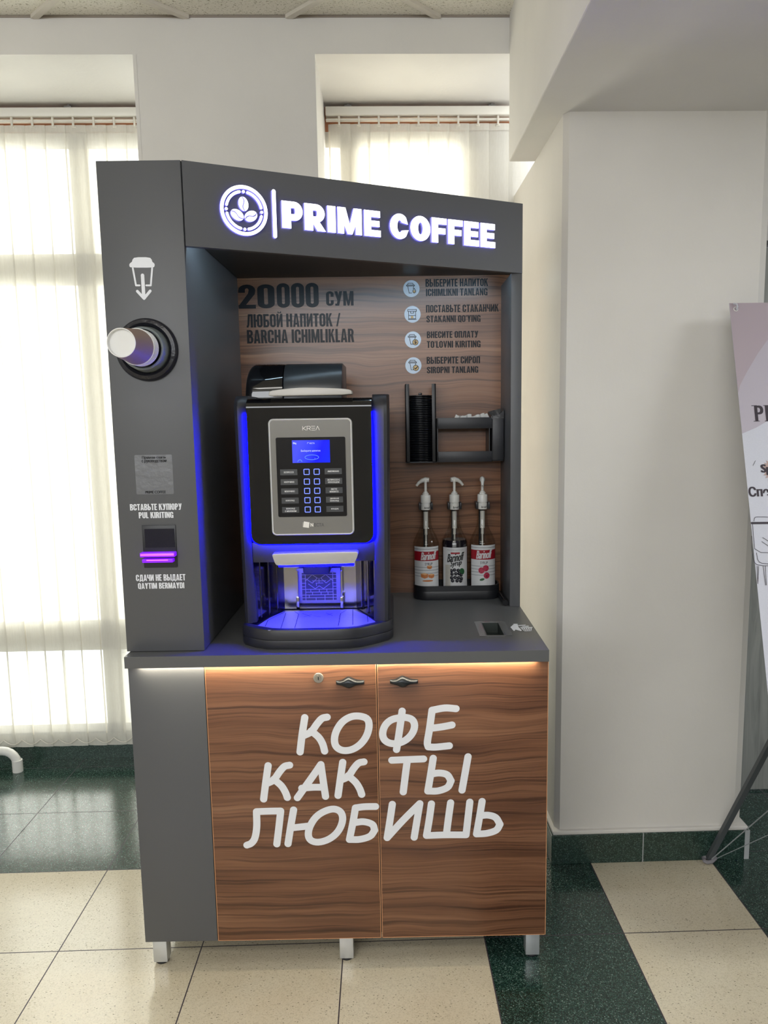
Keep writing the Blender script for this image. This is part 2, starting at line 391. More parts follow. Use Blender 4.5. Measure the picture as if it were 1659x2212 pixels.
# ceiling: mineral tiles in a grid laid at 45 degrees
def ceiling_mat():
    m = bpy.data.materials.new('mineral_ceiling_tile'); m.use_nodes = True; nt = m.node_tree; b = nt.nodes['Principled BSDF']
    v = mapping(nt, (1, 1, 1)); n = noise(nt, mapping(nt, (1, 1.7, 1), rot=(0, 0, 0.8)), 120, 3, 0.6, 0.8)
    n2 = noise(nt, v, 190, 2)
    c = ramp(nt, n, [(0.0, (0.25, 0.22, 0.15)), (0.365, (0.32, 0.29, 0.21)), (0.40, (0.82, 0.79, 0.70)), (1, (0.88, 0.85, 0.77))])
    c = mixc(nt, 0.25, c, ramp(nt, n2, [(0.3, (0.75, 0.75, 0.75)), (0.6, (1, 1, 1))]), 'MULTIPLY')
    L(nt, c, b.inputs['Base Color']); b.inputs['Roughness'].default_value = 0.95
    bp = nt.nodes.new('ShaderNodeBump'); bp.inputs['Strength'].default_value = 0.4; bp.inputs['Distance'].default_value = 0.003
    L(nt, n, bp.inputs['Height']); L(nt, bp.outputs['Normal'], b.inputs['Normal']); return m
M_ceil = ceiling_mat(); M_tbar = mat('white_ceiling_bar', (0.66, 0.62, 0.55), 0.5)
mb = MB().box(-3.6, BX, -5.2, YW, ZC+0.012, ZC+0.07)
pitch = 0.8636
for k in range(-7, 9):
    for s, x0 in ((1, -0.49), (-1, 0.030)):
        xc = x0+k*pitch           # where the bar meets the window wall
        ang = s*PI/4
        a, bb = Vector((xc, YW, 0)), Vector((xc-s*6.1*-1*1.0, YW-6.1, 0)) if False else Vector((xc+s*6.1, YW-6.1, 0))
        t = (bb-a).normalized(); q = Vector((-t.y, t.x, 0))*0.011
        pts = []
        for p in (a+q, bb+q, bb-q, a-q): pts.append((p.x, p.y))
        # clip the bar to the ceiling field
        def clip(P, f, g):
            out = []
            for i in range(len(P)):
                A, B = P[i], P[(i+1) % len(P)]; fa, fb = f(A), f(B)
                if fa >= 0: out.append(A)
                if fa*fb < 0:
                    r = fa/(fa-fb); out.append((A[0]+(B[0]-A[0])*r, A[1]+(B[1]-A[1])*r))
            return out
        for f in (lambda p: YW-p[1], lambda p: BX-p[0], lambda p: p[0]+3.6, lambda p: p[1]+5.2):
            if pts: pts = clip(pts, f, None)
        if len(pts) >= 3: mb.prism(pts, ZC, ZC+0.013, XY, 1)
struct('ceiling', mb, [M_ceil, M_tbar])
# thin dark angle where ceiling meets the wall
struct('trim_1', MB().box(-3.6, BX, YW-0.004, YW, ZC+0.005, ZC+0.011), mat('dusty_wall_angle', (0.30, 0.26, 0.22), 0.7))
# window wall: lintel, pier, right part
WL0, WL1, WR0 = -2.1, -0.1624, 0.4635
struct('wall_back', MB().box(-3.6, BX, YW, NB+0.25, ZL, ZC+0.07, 0)
       .box(WL1, WR0, YW, NB+0.25, 0, ZL, 0).box(-3.6, WL0, YW, NB+0.25, 0, ZL)
       .box(WL1-0.0, WL1+0.012, YW-0.0015, YW, 0, ZL).box(WR0-0.012, WR0, YW-0.0015, YW, 0, ZL)
       .box(PX, 1.93, NB, NB+0.25, 0, ZC), M_wall)
# beam running towards the camera + lowered soffit to the right
struct('trim_2', MB().box(BX, 4.6, -5.2, YW+0.0, ZB, ZC+0.07, 0.004).box(BX, PX+.01, YW, NB+0.25, ZL, ZC+0.07), M_wall)
# pillar with chamfered corners
ch = 0.016
struct('wall_pillar', MB().prism([(PX, NB+0.25), (PX, PY+ch*1.4), (PX+ch*0.9, PY), (PR-0.026, PY), (PR, PY+0.016), (PR, NB+0.25)], 0.0, ZB, XY)
       .box(PX-0.012, PR+0.018, PY-0.014, PY+0.3, 0.102, 0.116, 0.004).box(1.30, 1.31, PY-0.0003, PY+0.01, 0.2, 0.21), M_pillar)
struct('baseboard_pillar', MB().box(PX-0.016, 1.525, PY-0.017, PY+0.5, 0, 0.103, 0.002).box(1.5275, PR+0.020, PY-0.017, PY+0.3, 0, 0.103, 0.002).box(1.5248, 1.5277, PY-0.0165, PY, 0, 0.1025, mi=1).box(PR+0.0195, PR+0.0225, PY-0.0175, PY+0.3, 0, 0.1035, mi=1).box(PR+0.006, PR+0.0225, PY-0.0180, PY-0.0165, 0, 0.1035, mi=1), [M_green, mat('pale_grout', (0.4, 0.42, 0.42), 0.8)])
struct('baseboard_back', MB().box(WL0, WL1, NB-0.022, NB, 0, 0.125).box(WR0, PX, NB-0.022, NB, 0, 0.125), M_green)
# right-hand recess with the door
struct('wall_right', MB().box(1.93, 2.03, 0.94, 1.1, 0, ZB).box(3.0, 4.6, 0.94, 1.1, 0, ZB).box(2.03, 3.0, 0.94, 1.1, 2.1, ZB).box(PR, 1.94, 0.9, 1.2, 0, ZB)
       .box(4.5, 4.6, -5.2, 1.0, 0, ZB), M_wall)
def doorwood():
    m = bpy.data.materials.new('grey_grain_door'); m.use_nodes = True; nt = m.node_tree; b = nt.nodes['Principled BSDF']
    v = mapping(nt, (22, 22, 1.2)); n = noise(nt, v, 1.6, 4, 0.6, 1.2)
    L(nt, ramp(nt, n, [(0.3, (0.26, 0.27, 0.25)), (0.55, (0.40, 0.41, 0.385)), (0.75, (0.46, 0.47, 0.44))]), b.inputs['Base Color']); b.inputs['Roughness'].default_value = 0.6; return m
d1 = obj('door_1', MB().box(2.045, 2.985, 0.955, 0.995, 0.008, 2.09, 0.002), doorwood()); d1['kind'] = 'structure'; d1.rotation_euler.z = TH
obj('door_frame', MB().box(2.028, 2.044, 0.93, 1.0, 0, 2.11).box(2.986, 3.0, 0.93, 1.0, 0, 2.11).box(2.028, 3.0, 0.93, 1.0, 2.095, 2.11), mat('dark_door_frame', (0.06, 0.06, 0.06), 0.5), d1)
obj('hinge', MB().box(2.040, 2.058, 0.944, 0.956, 0.42, 0.54, 0.002), M_alum, d1)
struct('wall_left', MB().box(-3.6, -3.5, -5.2, YW, 0, ZC), M_wall)
struct('wall_front', MB().box(-3.6, 4.6, -5.3, -5.2, 0, ZC), mat('far_hall_wall', (0.42, 0.41, 0.38), 0.8, var=0.1))
# windows behind the blinds
M_frame = mat('white_window_frame', (0.62, 0.60, 0.55), 0.45)
M_brown = mat('brown_wood_frame', (0.42, 0.17, 0.08), 0.5, var=0.15)
def glass_mat(name, tint=(1, 1, 1), refl=0.06):
    m = bpy.data.materials.new(name); m.use_nodes = True; nt = m.node_tree; nt.nodes.clear()
    o = nt.nodes.new('ShaderNodeOutputMaterial'); t = nt.nodes.new('ShaderNodeBsdfTransparent'); t.inputs[0].default_value = (*tint, 1)
    g = nt.nodes.new('ShaderNodeBsdfGlossy'); g.inputs['Roughness'].default_value = 0.02
    lw = nt.nodes.new('ShaderNodeLayerWeight'); lw.inputs[0].default_value = 0.35
    mx = nt.nodes.new('ShaderNodeMixShader')
    L(nt, math_n(nt, 'ADD', math_n(nt, 'MULTIPLY', lw.outputs['Facing'], 0.5 if refl > 0.05 else 0.2), refl), mx.inputs[0]); L(nt, t.outputs[0], mx.inputs[1]); L(nt, g.outputs[0], mx.inputs[2])
    L(nt, mx.outputs[0], o.inputs[0]); return m
M_pane = glass_mat('window_pane', (0.98, 1.0, 0.99), 0.04)
def window(n, x0, x1, uprights, transoms):
    y0, y1 = 1.428, 1.50
    mb = MB()
    for a, b in uprights: mb.box(a, b, y0, y1, 0.127, 2.66)
    for a, b in transoms: mb.box(x0, x1, y0, y1, a, b)
    mb.box(x0, x1, y0-0.0, y1, zf(300, 322), 2.655).box(x0, x1, y0, y1, 0.127, 0.165)
    w = struct(n, mb, M_frame)
    obj('head_frame', MB().box(x0, x1, y0, y1, 2.655, ZL), M_brown, w)
    obj('pane', MB().box(x0, x1, y1-0.02, y1-0.015, 0.16, 2.66), M_pane, w)
    return w
FY = 1.43; zf = lambda px, py: onr(1, FY, px, py)[2]; xf = lambda px, py: onr(1, FY, px, py)[0]
TRS = [(zf(100, 618), zf(100, 549)), (zf(100, 1406), zf(100, 1341))]
window('window_1', WL0, WL1, [(-1.62, -1.53), (xf(147, 300), xf(191, 300)), (-0.18, WL1)], TRS)
window('window_2', WR0, PX, [(xf(735, 330), xf(776, 330)), (xf(993, 330), PX)], TRS)
# vertical blinds
def blind_mat():
    m = bpy.data.materials.new('sheer_blind_fabric'); m.use_nodes = True; nt = m.node_tree; nt.nodes.clear()
    o = nt.nodes.new('ShaderNodeOutputMaterial')
    v = mapping(nt, (520, 520, 40)); n = noise(nt, v, 1.0, 3, 0.7)
    v2 = mapping(nt, (110, 110, 0.5)); n2 = noise(nt, v2, 1.0, 2, 0.5)
    col = ramp(nt, n, [(0.3, (0.74, 0.725, 0.67)), (0.7, (0.86, 0.85, 0.80))])
    col = mixc(nt, 0.5, col, ramp(nt, n2, [(0.3, (0.93, 0.93, 0.92)), (0.6, (1, 1, 1))]), 'MULTIPLY')
    d = nt.nodes.new('ShaderNodeBsdfDiffuse'); t = nt.nodes.new('ShaderNodeBsdfTranslucent'); tr = nt.nodes.new('ShaderNodeBsdfTransparent')
    L(nt, col, d.inputs[0]); L(nt, col, t.inputs[0]); tr.inputs[0].default_value = (1.0, 0.99, 0.95, 1)
    m1 = nt.nodes.new('ShaderNodeMixShader'); m1.inputs[0].default_value = 0.17; L(nt, d.outputs[0], m1.inputs[1]); L(nt, t.outputs[0], m1.inputs[2])
    m2 = nt.nodes.new('ShaderNodeMixShader'); L(nt, m1.outputs[0], m2.inputs[1]); L(nt, tr.outputs[0], m2.inputs[2])
    L(nt, ramp(nt, n, [(0.3, (0.25,)*3), (0.7, (0.30,)*3)]), m2.inputs[0])
    L(nt, m2.outputs[0], o.inputs[0]); return m
def overlap_line_mat():  # denser edge strip imitates the darker line where slats overlap against the light
    m = bpy.data.materials.new('blind_overlap_line'); m.use_nodes = True; nt = m.node_tree; nt.nodes.clear()
    o = nt.nodes.new('ShaderNodeOutputMaterial'); d = nt.nodes.new('ShaderNodeBsdfDiffuse'); t = nt.nodes.new('ShaderNodeBsdfTranslucent')
    n = noise(nt, mapping(nt, (500, 500, 40)), 1.0, 2); c = ramp(nt, n, [(0.3, (0.74, 0.70, 0.60)), (0.7, (0.82, 0.78, 0.69))])
    L(nt, c, d.inputs[0]); L(nt, c, t.inputs[0]); mx = nt.nodes.new('ShaderNodeMixShader'); mx.inputs[0].default_value = 0.09
    L(nt, d.outputs[0], mx.inputs[1]); L(nt, t.outputs[0], mx.inputs[2]); L(nt, mx.outputs[0], o.inputs[0]); return m
M_overlap = overlap_line_mat(); M_blind = blind_mat(); M_rail = mat('white_blind_rail', (0.78, 0.76, 0.70), 0.35); M_hook = mat('cream_hook', (0.7, 0.67, 0.6), 0.4)
def blind(label, x0, x1, starts, cords):
    t = thing('vertical_blind', label, 'blind', (x0, 1.40, 0)); t.rotation_euler.z = 0
    root = t; t.location = (Matrix.Rotation(TH, 3, 'Z') @ Vector((x0, 1.40, 0))); t.rotation_euler.z = TH
    obj('headrail', MB().box(x0, x1, 1.372, 1.418, 2.700, 2.733, 0.003).box(x0, x1, 1.385, 1.405, 2.684, 2.690, 0.001), M_rail, t)
    for k, c in enumerate(cords):
        obj('bracket', MB().box(c-0.015, c+0.015, 1.380, 1.41, 2.733, 2.742, 0.002).box(c-0.005, c+0.005, 1.39, 1.40, 2.740, 2.7495), mat('grey_bracket', (0.2, 0.19, 0.18), 0.5, 0.5), t)
    for i, sx in enumerate(starts):
        w = 0.0895; mb = MB(); n = 6; ang = -0.07 - 0.03*math.sin(i*2.1); zb = 0.078; drift = 0.004*math.sin(i*1.7)
        cx = sx+w/2
        def P(u, z, e=0.0):
            bow = 0.004*(1-(2*u-1)**2); dx = (u-0.5)*w; k = (2.67-z)/2.6
            a = ang + 0.035*k*math.sin(i*3.3)
            return (cx+dx*math.cos(a)+drift*k+bow*math.sin(a), 1.395+dx*math.sin(a)-bow*math.cos(a)+e, z)
        zs = [zb, zb+0.03, 0.35, 0.7, 1.1, 1.5, 1.9, 2.3, 2.645, 2.672]
        us = [0, 0.075, 0.2, 0.4, 0.6, 0.8, 1.0]
        vs = [P(u, z) for z in zs for u in us]
        fs = [(r*(n+1)+c, r*(n+1)+c+1, (r+1)*(n+1)+c+1, (r+1)*(n+1)+c) for r in range(len(zs)-1) for c in range(n)]
        for c in range(n): mb.add([], []); 
        mb.v += vs; mb.f += fs; mb.mi += [1 if k % n == 0 else 0 for k in range(len(fs))]
        for za, zz in ((zb, zb+0.055), (2.645, 2.672)):      # folded hems
            vs = [P(u/n, z, -0.0025) for z in (za, zz) for u in range(n+1)]
            mb.add(vs, [(c, c+1, n+2+c, n+1+c) for c in range(n)])
        obj('slat', mb, [M_blind, M_overlap], t, recalc=False)
        obj('carrier', MB().box(cx-0.004, cx+0.004, 1.379, 1.386, 2.664, 2.700, 0.001).box(cx-0.008, cx+0.008, 1.385, 1.40, 2.660, 2.669, 0.002), M_hook, t)
    path = []
    for i in range(len(starts)-1):
        for k in range(8):
            u = k/8; path.append((starts[i]+0.045+0.0815*u, 1.374, 0.118-0.022*math.sin(PI*u)))
    obj('chain', MB().tube(path, 0.0016, 5), M_hook, t)
    return t
blind('white vertical blind across the left window, slats reaching down to the baseboard', WL0+0.02, WL1-0.002,
      [onr(1, 1.395, 16+43.6*k, 400)[0]-0.003 for k in range(-20, 7)], (-1.4, -0.55))
blind('cream vertical blind in the window behind the kiosk sign, gap at its left end', 0.470, PX-0.003,
      [onr(1, 1.395, 711+42.7*k, 290)[0]-0.003 for k in range(0, 10)], (0.56, 1.14))
# heating pipe by the left window
p0 = onr(2, 0, 39, 1666)
zz = onr(1, p0.y, 10, 1622).z
pth = [(p0.x-0.9, p0.y, zz), (p0.x-0.06, p0.y, zz)] + [(p0.x-0.06+0.06*math.sin(a), p0.y, zz-0.06+0.06*math.cos(a)) for a in (0.3, 0.6, 0.9, 1.2, 1.5)] + [(p0.x, p0.y, 0.0)]
pt = thing('heating_pipe', 'white plastic pipe elbow coming down to the green floor below the left blind', 'pipe', (0, 0, 0)); pt.rotation_euler.z = TH
obj('pipe', MB().tube(pth, 0.0185, 16), M_whitepl, pt)
obj('sleeve', MB().tube([(p0.x, p0.y, 0.0), (p0.x, p0.y, 0.052)], 0.0215, 16), M_whitepl, pt)

# ================================================================ BASE CABINET
ZT = 0.900; ST = 0.0306; YD = 0.020; DB = 0.0905; W = 1.0906
cab = thing('base_cabinet', 'low kiosk cabinet with walnut doors and a plain grey strip at the left', 'cabinet', (0.545, 0.3, 0))
SX = 0.1985; DX = 0.6465; DR = 1.0935
zt = ZT-ST-0.0035
obj('carcass', MB().box(0.001, DR-0.001, YD+0.018, 0.70, DB+0.004, ZT-ST), M_anth, cab)
obj('filler_panel', MB().box(0.001, SX-0.001, YD, YD+0.018, DB, zt+0.003, 0.0008), M_anth, cab)
dl = obj('door', MB().box(SX+0.001, DX-0.0025, YD, YD+0.018, DB, zt, 0.0006), M_wood1, cab)
dr = obj('door', MB().box(DX+0.0005, DR, YD, YD+0.018, DB, zt, 0.0006), M_wood2, cab)
for d, a, b in ((dl, SX+0.001, DX-0.0025), (dr, DX+0.0005, DR)):
    e = 0.0014; y = YD-0.0004
    obj('edge_band', MB().box(a-0.0002, a+e, y, YD+0.0182, DB, zt).box(b-e, b+0.0002, y, YD+0.0182, DB, zt).box(a, b, y, YD+0.0182, DB-0.0002, DB+e).box(a, b, y, YD+0.0182, zt-e, zt+0.0002), M_edge, d)
# lettering traced stroke by stroke, as painted
FD = Frame((0, YD, 0), (1, 0, 0), (0, 0, 1))
S7 = lambda p: FD.px(440+p[0]/2.07375, 1380+p[1]/2.07375)
def O_(pts): return smooth_pts(pts, 2, True)
def flow(pts, lim=0.95, m=6):
    """curve through the points, corners sharper than lim kept"""
    V = [Vector(p) for p in pts]; out = [V[0]]
    runs = [[V[0]]]
    for i in range(1, len(V)):
        runs[-1].append(V[i])
        if i < len(V)-1 and (V[i]-V[i-1]).angle(V[i+1]-V[i]) > lim: runs.append([V[i]])
    for r in runs:
        n = len(r)
        for i in range(n-1):
            p0 = r[i-1] if i else r[0]*2-r[1]; p1, p2 = r[i], r[i+1]; p3 = r[i+2] if i+2 < n else r[-1]*2-r[-2]
            for k in range(1, m+1):
                t = k/m; out.append(0.5*((2*p1)+(p2-p0)*t+(2*p0-5*p1+4*p2-p3)*t*t+(3*p1-p0-3*p2+p3)*t**3))
    return [(p.x, p.y) for p in out]
LETTERS = [
 (0, [[(453,352),(441,430),(432,506)], [(553,350),(530,356),(508,380),(482,415),(450,432)], [(482,412),(515,440),(533,470),(542,502)]], 0),
 (0, [[(700,344),(660,346),(622,368),(596,405),(584,445),(590,482),(620,501),(662,498),(702,474),(731,435),(743,390),(736,356)]], 1),
 (1, [[(889,323),(877,410),(864,495)]], 0), (1, [[(880,352),(840,360),(812,385),(800,420),(806,450),(830,467),(865,470),(905,455),(935,425),(947,390),(938,362),(912,351)]], 1),
 (1, [[(1130,312),(1080,309),(1023,319),(1012,400),(1002,462),(1006,483),(1040,484),(1100,478)], [(1112,385),(1070,393),(1018,400)]], 0),
 (0, [[(289,567),(278,645),(269,717)], [(385,565),(362,571),(340,595),(314,631),(282,648)], [(314,628),(347,656),(366,686),(375,710)]], 0),
 (0, [[(420,711),(460,655),(497,603),(525,562),(534,625),(546,705)], [(440,668),(490,664),(537,664)]], 0),
 (0, [[(623,552),(612,628),(602,701)], [(718,550),(694,556),(672,580),(647,616),(614,632)], [(647,612),(680,641),(699,671),(708,696)]], 0),
 (1, [[(843,543),(912,540),(985,537)], [(912,543),(902,620),(894,685)]], 0),
 (1, [[(1028,534),(1016,610),(1004,681),(1050,680),(1092,664),(1108,635),(1090,608),(1055,600),(1018,605)]], 0), (1, [[(1184,527),(1170,605),(1157,677)]], 0),
 (0, [[(345,772),(337,845),(328,918)], [(345,770),(290,771),(237,773),(238,840),(230,890),(214,914),(194,923)]], 0),
 (0, [[(403,765),(390,840),(378,917)], [(392,846),(465,838)]], 0), (0, [[(588,759),(548,767),(505,792),(476,835),(466,878),(480,905),(518,912),(568,895),(606,860),(625,812),(618,775)]], 1),
 (0, [[(770,750),(720,751),(680,756),(668,825),(653,898),(700,897),(745,883),(766,856),(755,830),(715,818),(668,824)]], 0),
 (1, [[(845,740),(834,815),(822,890),(890,815),(968,737),(955,815),(943,888)]], 0),
 (1, [[(1020,738),(1010,810),(998,880),(1085,877),(1175,877),(1184,800),(1192,730)], [(1106,733),(1096,805),(1087,875)]], 0),
 (1, [[(1247,727),(1235,800),(1222,873),(1268,870),(1310,856),(1327,830),(1308,800),(1275,789),(1238,791)]], 0)]
mb = None
for li, (side, strokes, closed) in enumerate(LETTERS):
    if li not in (3, 10, 13): mb = MB()
    for s in strokes:
        q = s
        if len(s) > 2 or closed: q = smooth_pts(s, 2, True) if closed else flow(s)
        P = [S7(p) for p in q]
        if closed: P.append(P[0])
        stroke(mb, FD, P, 0.0192, h=0.0012, n=14)
    if li not in (2, 9, 12): obj('letter', mb, M_white, (dl, dr)[side], smooth=False, recalc=False)
# lock and handles
lk = FD.px(688, 1464)
obj('lock_core', MB().lathe([(0.0, -0.0055), (0.0078, -0.0055), (0.0082, -0.004)], (lk[0], YD, lk[1]), 'y', 20).box(lk[0]-0.0012, lk[0]+0.0012, YD-0.0060, YD-0.0050, lk[1]-0.004, lk[1]+0.004, mi=1), [mat('steel_lock_core', (0.35, 0.34, 0.32), 0.25, 0.8), M_dark], dl)
lo = obj('lock', MB().lathe([(0.0, -0.004), (0.0125, -0.004), (0.0135, -0.002), (0.0135, 0)], (lk[0], YD, lk[1]), 'y', 24), mat('nickel_lock', (0.42, 0.41, 0.38), 0.28, 0.8), dl)
def handle(px, py, par):
    u, v = FD.px(px, py); mb = MB(); n = 26; m = 12; Ln = 0.073; vs = []; fs = []
    for i in range(n+1):
        s = i/n; x = u-Ln/2+Ln*s
        bul = math.exp(-((s-0.45)/0.2)**2); hh = 0.0055+0.0098*bul
        zc = v+0.0010*math.sin((s-0.45)*2*PI)*(1-bul)-0.001*s
        pr = 0.005+0.019*math.sin(PI*min(1, max(0, s)))**0.6
        for j in range(m+1):
            a = PI*j/m; cz = math.cos(a)
            tw = 0.25*math.sin(2*PI*(s-0.05))
            vs.append((x, YD-0.0005-pr*math.sin(a)**0.8*(0.75+0.25*cz*tw), zc+hh*cz))
    for i in range(n):
        for j in range(m): fs.append((i*(m+1)+j, i*(m+1)+j+1, (i+1)*(m+1)+j+1, (i+1)*(m+1)+j))
    fs.append(tuple(range(m+1))); fs.append(tuple(n*(m+1)+j for j in range(m+1)))
    obj('handle', mb.add(vs, fs), mat('black_metal_handle', (0.018, 0.022, 0.026), 0.28, 0.4), par)
handle(756.5, 1473, dl); handle(872.5, 1471, dr)
M_leg = mat('aluminium_leg', (0.62, 0.64, 0.66), 0.35, 0.6)
for x in (0.010, 0.527, 1.045):
    lg = obj('leg', MB().box(x, x+0.038, 0.05, 0.088, 0.008, DB+0.004, 0.001), M_leg, cab)
    obj('foot', MB().lathe([(0.0, 0), (0.017, 0), (0.018, 0.004), (0.016, 0.009)], (x+0.019, 0.069, 0), 'z', 16), M_bplastic, lg)
for x in (0.010, 1.045):
    lg = obj('leg', MB().box(x, x+0.038, 0.62, 0.658, 0.008, DB+0.004, 0.001), M_leg, cab)
    obj('foot', MB().lathe([(0.0, 0), (0.017, 0), (0.018, 0.004), (0.016, 0.009)], (x+0.019, 0.639, 0), 'z', 16), M_bplastic, lg)

# ================================================================ WORKTOP
hx0, hx1, hy0, hy1 = 0.9480, 0.9955, 0.148, 0.280
wt = thing('worktop', 'dark grey kiosk worktop with a small square waste hole at its right', 'worktop', (0.545, 0.36, ZT-ST))
z0, z1 = ZT-ST, ZT
obj('slab', MB().prism([(0, 0), (W, 0), (W, hy0), (0, hy0)], z0, z1, XY).prism([(0, hy0), (hx0, hy0), (hx0, hy1), (0, hy1)], z0, z1, XY)
    .prism([(hx1, hy0), (W, hy0), (W, hy1), (hx1, hy1)], z0, z1, XY).prism([(0, hy1), (W, hy1), (W, 0.72), (0, 0.72)], z0, z1, XY), M_counter, wt, smooth=False)
obj('waste_chute', MB().box(hx0-0.001, hx0+0.001, hy0, hy1, z0-0.0, z1-0.0005).box(hx1-0.001, hx1+0.001, hy0, hy1, z0, z1-0.0005)
    .box(hx0, hx1, hy0-0.001, hy0+0.001, z0, z1-0.0005).box(hx0, hx1, hy1-0.001, hy1+0.001, z0, z1-0.0005).box(hx0, hx1, hy0, hy1, z0-0.001, z0+0.001), mat('dark_green_chute', (0.02, 0.028, 0.024), 0.6), wt)
M_tape = mat('clear_tape', (0.15, 0.155, 0.155), 0.12)
tp = 0.021
obj('tape_border', MB().box(hx0-tp, hx0-0.003, hy0-tp*.5, hy1+tp*.8, z1, z1+0.0005).box(hx1+0.003, hx1+tp, hy0-tp*.5, hy1+tp*.8, z1, z1+0.0005)
    .box(hx0-tp, hx1+tp, hy1+0.003, hy1+tp*.8, z1, z1+0.0006).box(hx0-tp, hx1+tp, hy0-tp*.5, hy0-0.003, z1, z1+0.0006), M_tape, wt, smooth=False)
FW = Frame((0, 0, ZT), (1, 0, 0), (0, 1, 0))
SW = lambda p: FW.px(1080+p[0]/11.06, 1290+p[1]/11.06)
mb = MB()
mb.poly([FW.P(*SW(p), 0.0006) for p in [(250,720),(310,668),(430,668),(440,715),(520,798),(505,815),(372,778),(342,812),(325,806)]])
mb.poly([FW.P(*SW((370+60*math.cos(a), 654+15*math.sin(a))), 0.0006) for a in [2*PI*k/14 for k in range(14)]])
mb.poly([FW.P(*SW(p), 0.0006) for p in [(530,700),(675,685),(690,698),(680,711),(530,713)]])
mb.poly([FW.P(*SW(p), 0.0006) for p in [(435,672),(620,660),(600,680),(450,690)]])
mb.poly([FW.P(*SW(p), 0.0006) for p in [(480,724),(780,718),(770,740),(500,744)]])
for k in range(5):
    a = 500+k*57; b = 580+k*38
    mb.poly([FW.P(*SW(p), 0.0006) for p in [(a,740),(a+30,740),(b+22,815),(b,815)]])
mb.poly([FW.P(*SW(p), 0.0006) for p in [(578,806),(758,802),(752,818),(590,822)]])
obj('waste_bin_pictogram', mb, M_white, wt, smooth=False)
obj('light_strip', MB().box(0.03, W-0.03, 0.0085, 0.0165, z0-0.0012, z0-0.0001), M_ledwarm, wt)

# ================================================================ KIOSK SURROUND
CL, CR, CF, CT, HB, HX, HY, BY = -0.0066, 0.1961, 0.043, 2.1186, 1.9200, 1.0902, 0.4718, 0.697
ks = thing('kiosk_surround', 'tall dark grey coffee kiosk housing with slanting lit sign and payment column', 'kiosk', (0.545, 0.4, ZT))
col = obj('payment_column', MB().box(CL, CR, CF, 0.72, ZT+0.0015, CT, 0.0012), M_anth, ks)
bk = obj('back_panel', MB().box(CR, HX, BY, BY+0.018, ZT+0.0005, CT-0.05), M_wood3, ks)
sp = obj('side_panel', MB().box(1.0575, HX, HY, BY+0.018, ZT+0.0005, HB+0.001, 0.001), M_anth, ks)
hd = Vector((HX-CR, HY-CF, 0)).normalized(); hn = Vector((hd.y, -hd.x, 0))
FH = Frame((CR+0.0035, CF+0.001, 0), hd, (0, 0, 1)); HLn = (Vector((HX, HY, 0))-Vector((CR+0.0035, CF+0.001, 0))).length
hb = MB().prism([(0, HB), (HLn, HB), (HLn, CT), (0, CT)], 0, -0.018, FH.P)
head = obj('header_board', hb, M_anth, ks, smooth=False)
# soffit (recessed) and roof
soff = [(CR+0.002, CF+0.022), (HX, HY+0.022), (HX, BY+0.018), (CR+0.002, BY+0.018)]
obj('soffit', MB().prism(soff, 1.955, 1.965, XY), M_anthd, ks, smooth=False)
obj('roof', MB().prism(soff, CT-0.012, CT-0.001, XY), M_anth, ks, smooth=False)
a = FH.P(0.02, 1.948, -0.027); b = FH.P(HLn-0.05, 1.948, -0.027)
obj('light_strip', MB().tube([a, b], 0.0045, 6), M_ledcool, ks)
# lit sign
zA = FH.px(629, 437.5)[1]; zB_ = FH.px(629, 496.5)[1]; zC_ = FH.px(1050, 484)[1]; zD_ = FH.px(1050, 535)[1]
st, sb = (zA+zC_)/2, (zB_+zD_)/2
def sign_part(name, outline_fn):
    """front face emits white, sides bluish"""
    pass
def extr_text(ch, u0, u1, v0, v1, h0, h1, off, fat):
    mb = MB(); vs, fs = text2d(ch, off, 0, 6)
    xs = [v[0] for v in vs]; ys = [v[1] for v in vs]; ax, bx, ay, by = min(xs), max(xs), min(ys), max(ys)
    d = fat*(v1-v0)
    for sh in (-d, 0, d):
        mp = [(u0+d+(x-ax)/(bx-ax)*(u1-u0-2*d)+sh, v0+(y-ay)/(by-ay)*(v1-v0)) for x, y in vs]
        mb.add([FH.P(u, v, h1+sh*0.003) for u, v in mp], fs, 0)
        cnt = {}
        for f in fs:
            for i in range(len(f)):
                e = (f[i], f[(i+1) % len(f)]); cnt[tuple(sorted(e))] = cnt.get(tuple(sorted(e)), []) + [e]
        for k_, e in cnt.items():
            if len(e) == 1:
                a, b = e[0]; mb.add([FH.P(*mp[a], h1), FH.P(*mp[b], h1), FH.P(*mp[b], h0), FH.P(*mp[a], h0)], [(0, 1, 2, 3)], 1)
    return mb
RANGES = [('P', 606.9, 652.5), ('R', 655.4, 701.5), ('I', 704.7, 723), ('M', 726.6, 779), ('E', 783.6, 819.7), ('C', 839.3, 879.6), ('O', 883.2, 926.5), ('F', 929.2, 961.6), ('F', 964.4, 996), ('E', 999, 1031.5), ('E', 1034.4, 1066.4)]
BLOCK = {  # heavy block capitals on a unit square: outer outlines and holes by pieces
 'P': ([[(0,0),(0,1),(.42,1),(.42,0)], [(.42,1),(.42,.76),(.55,.76)] ], None)}
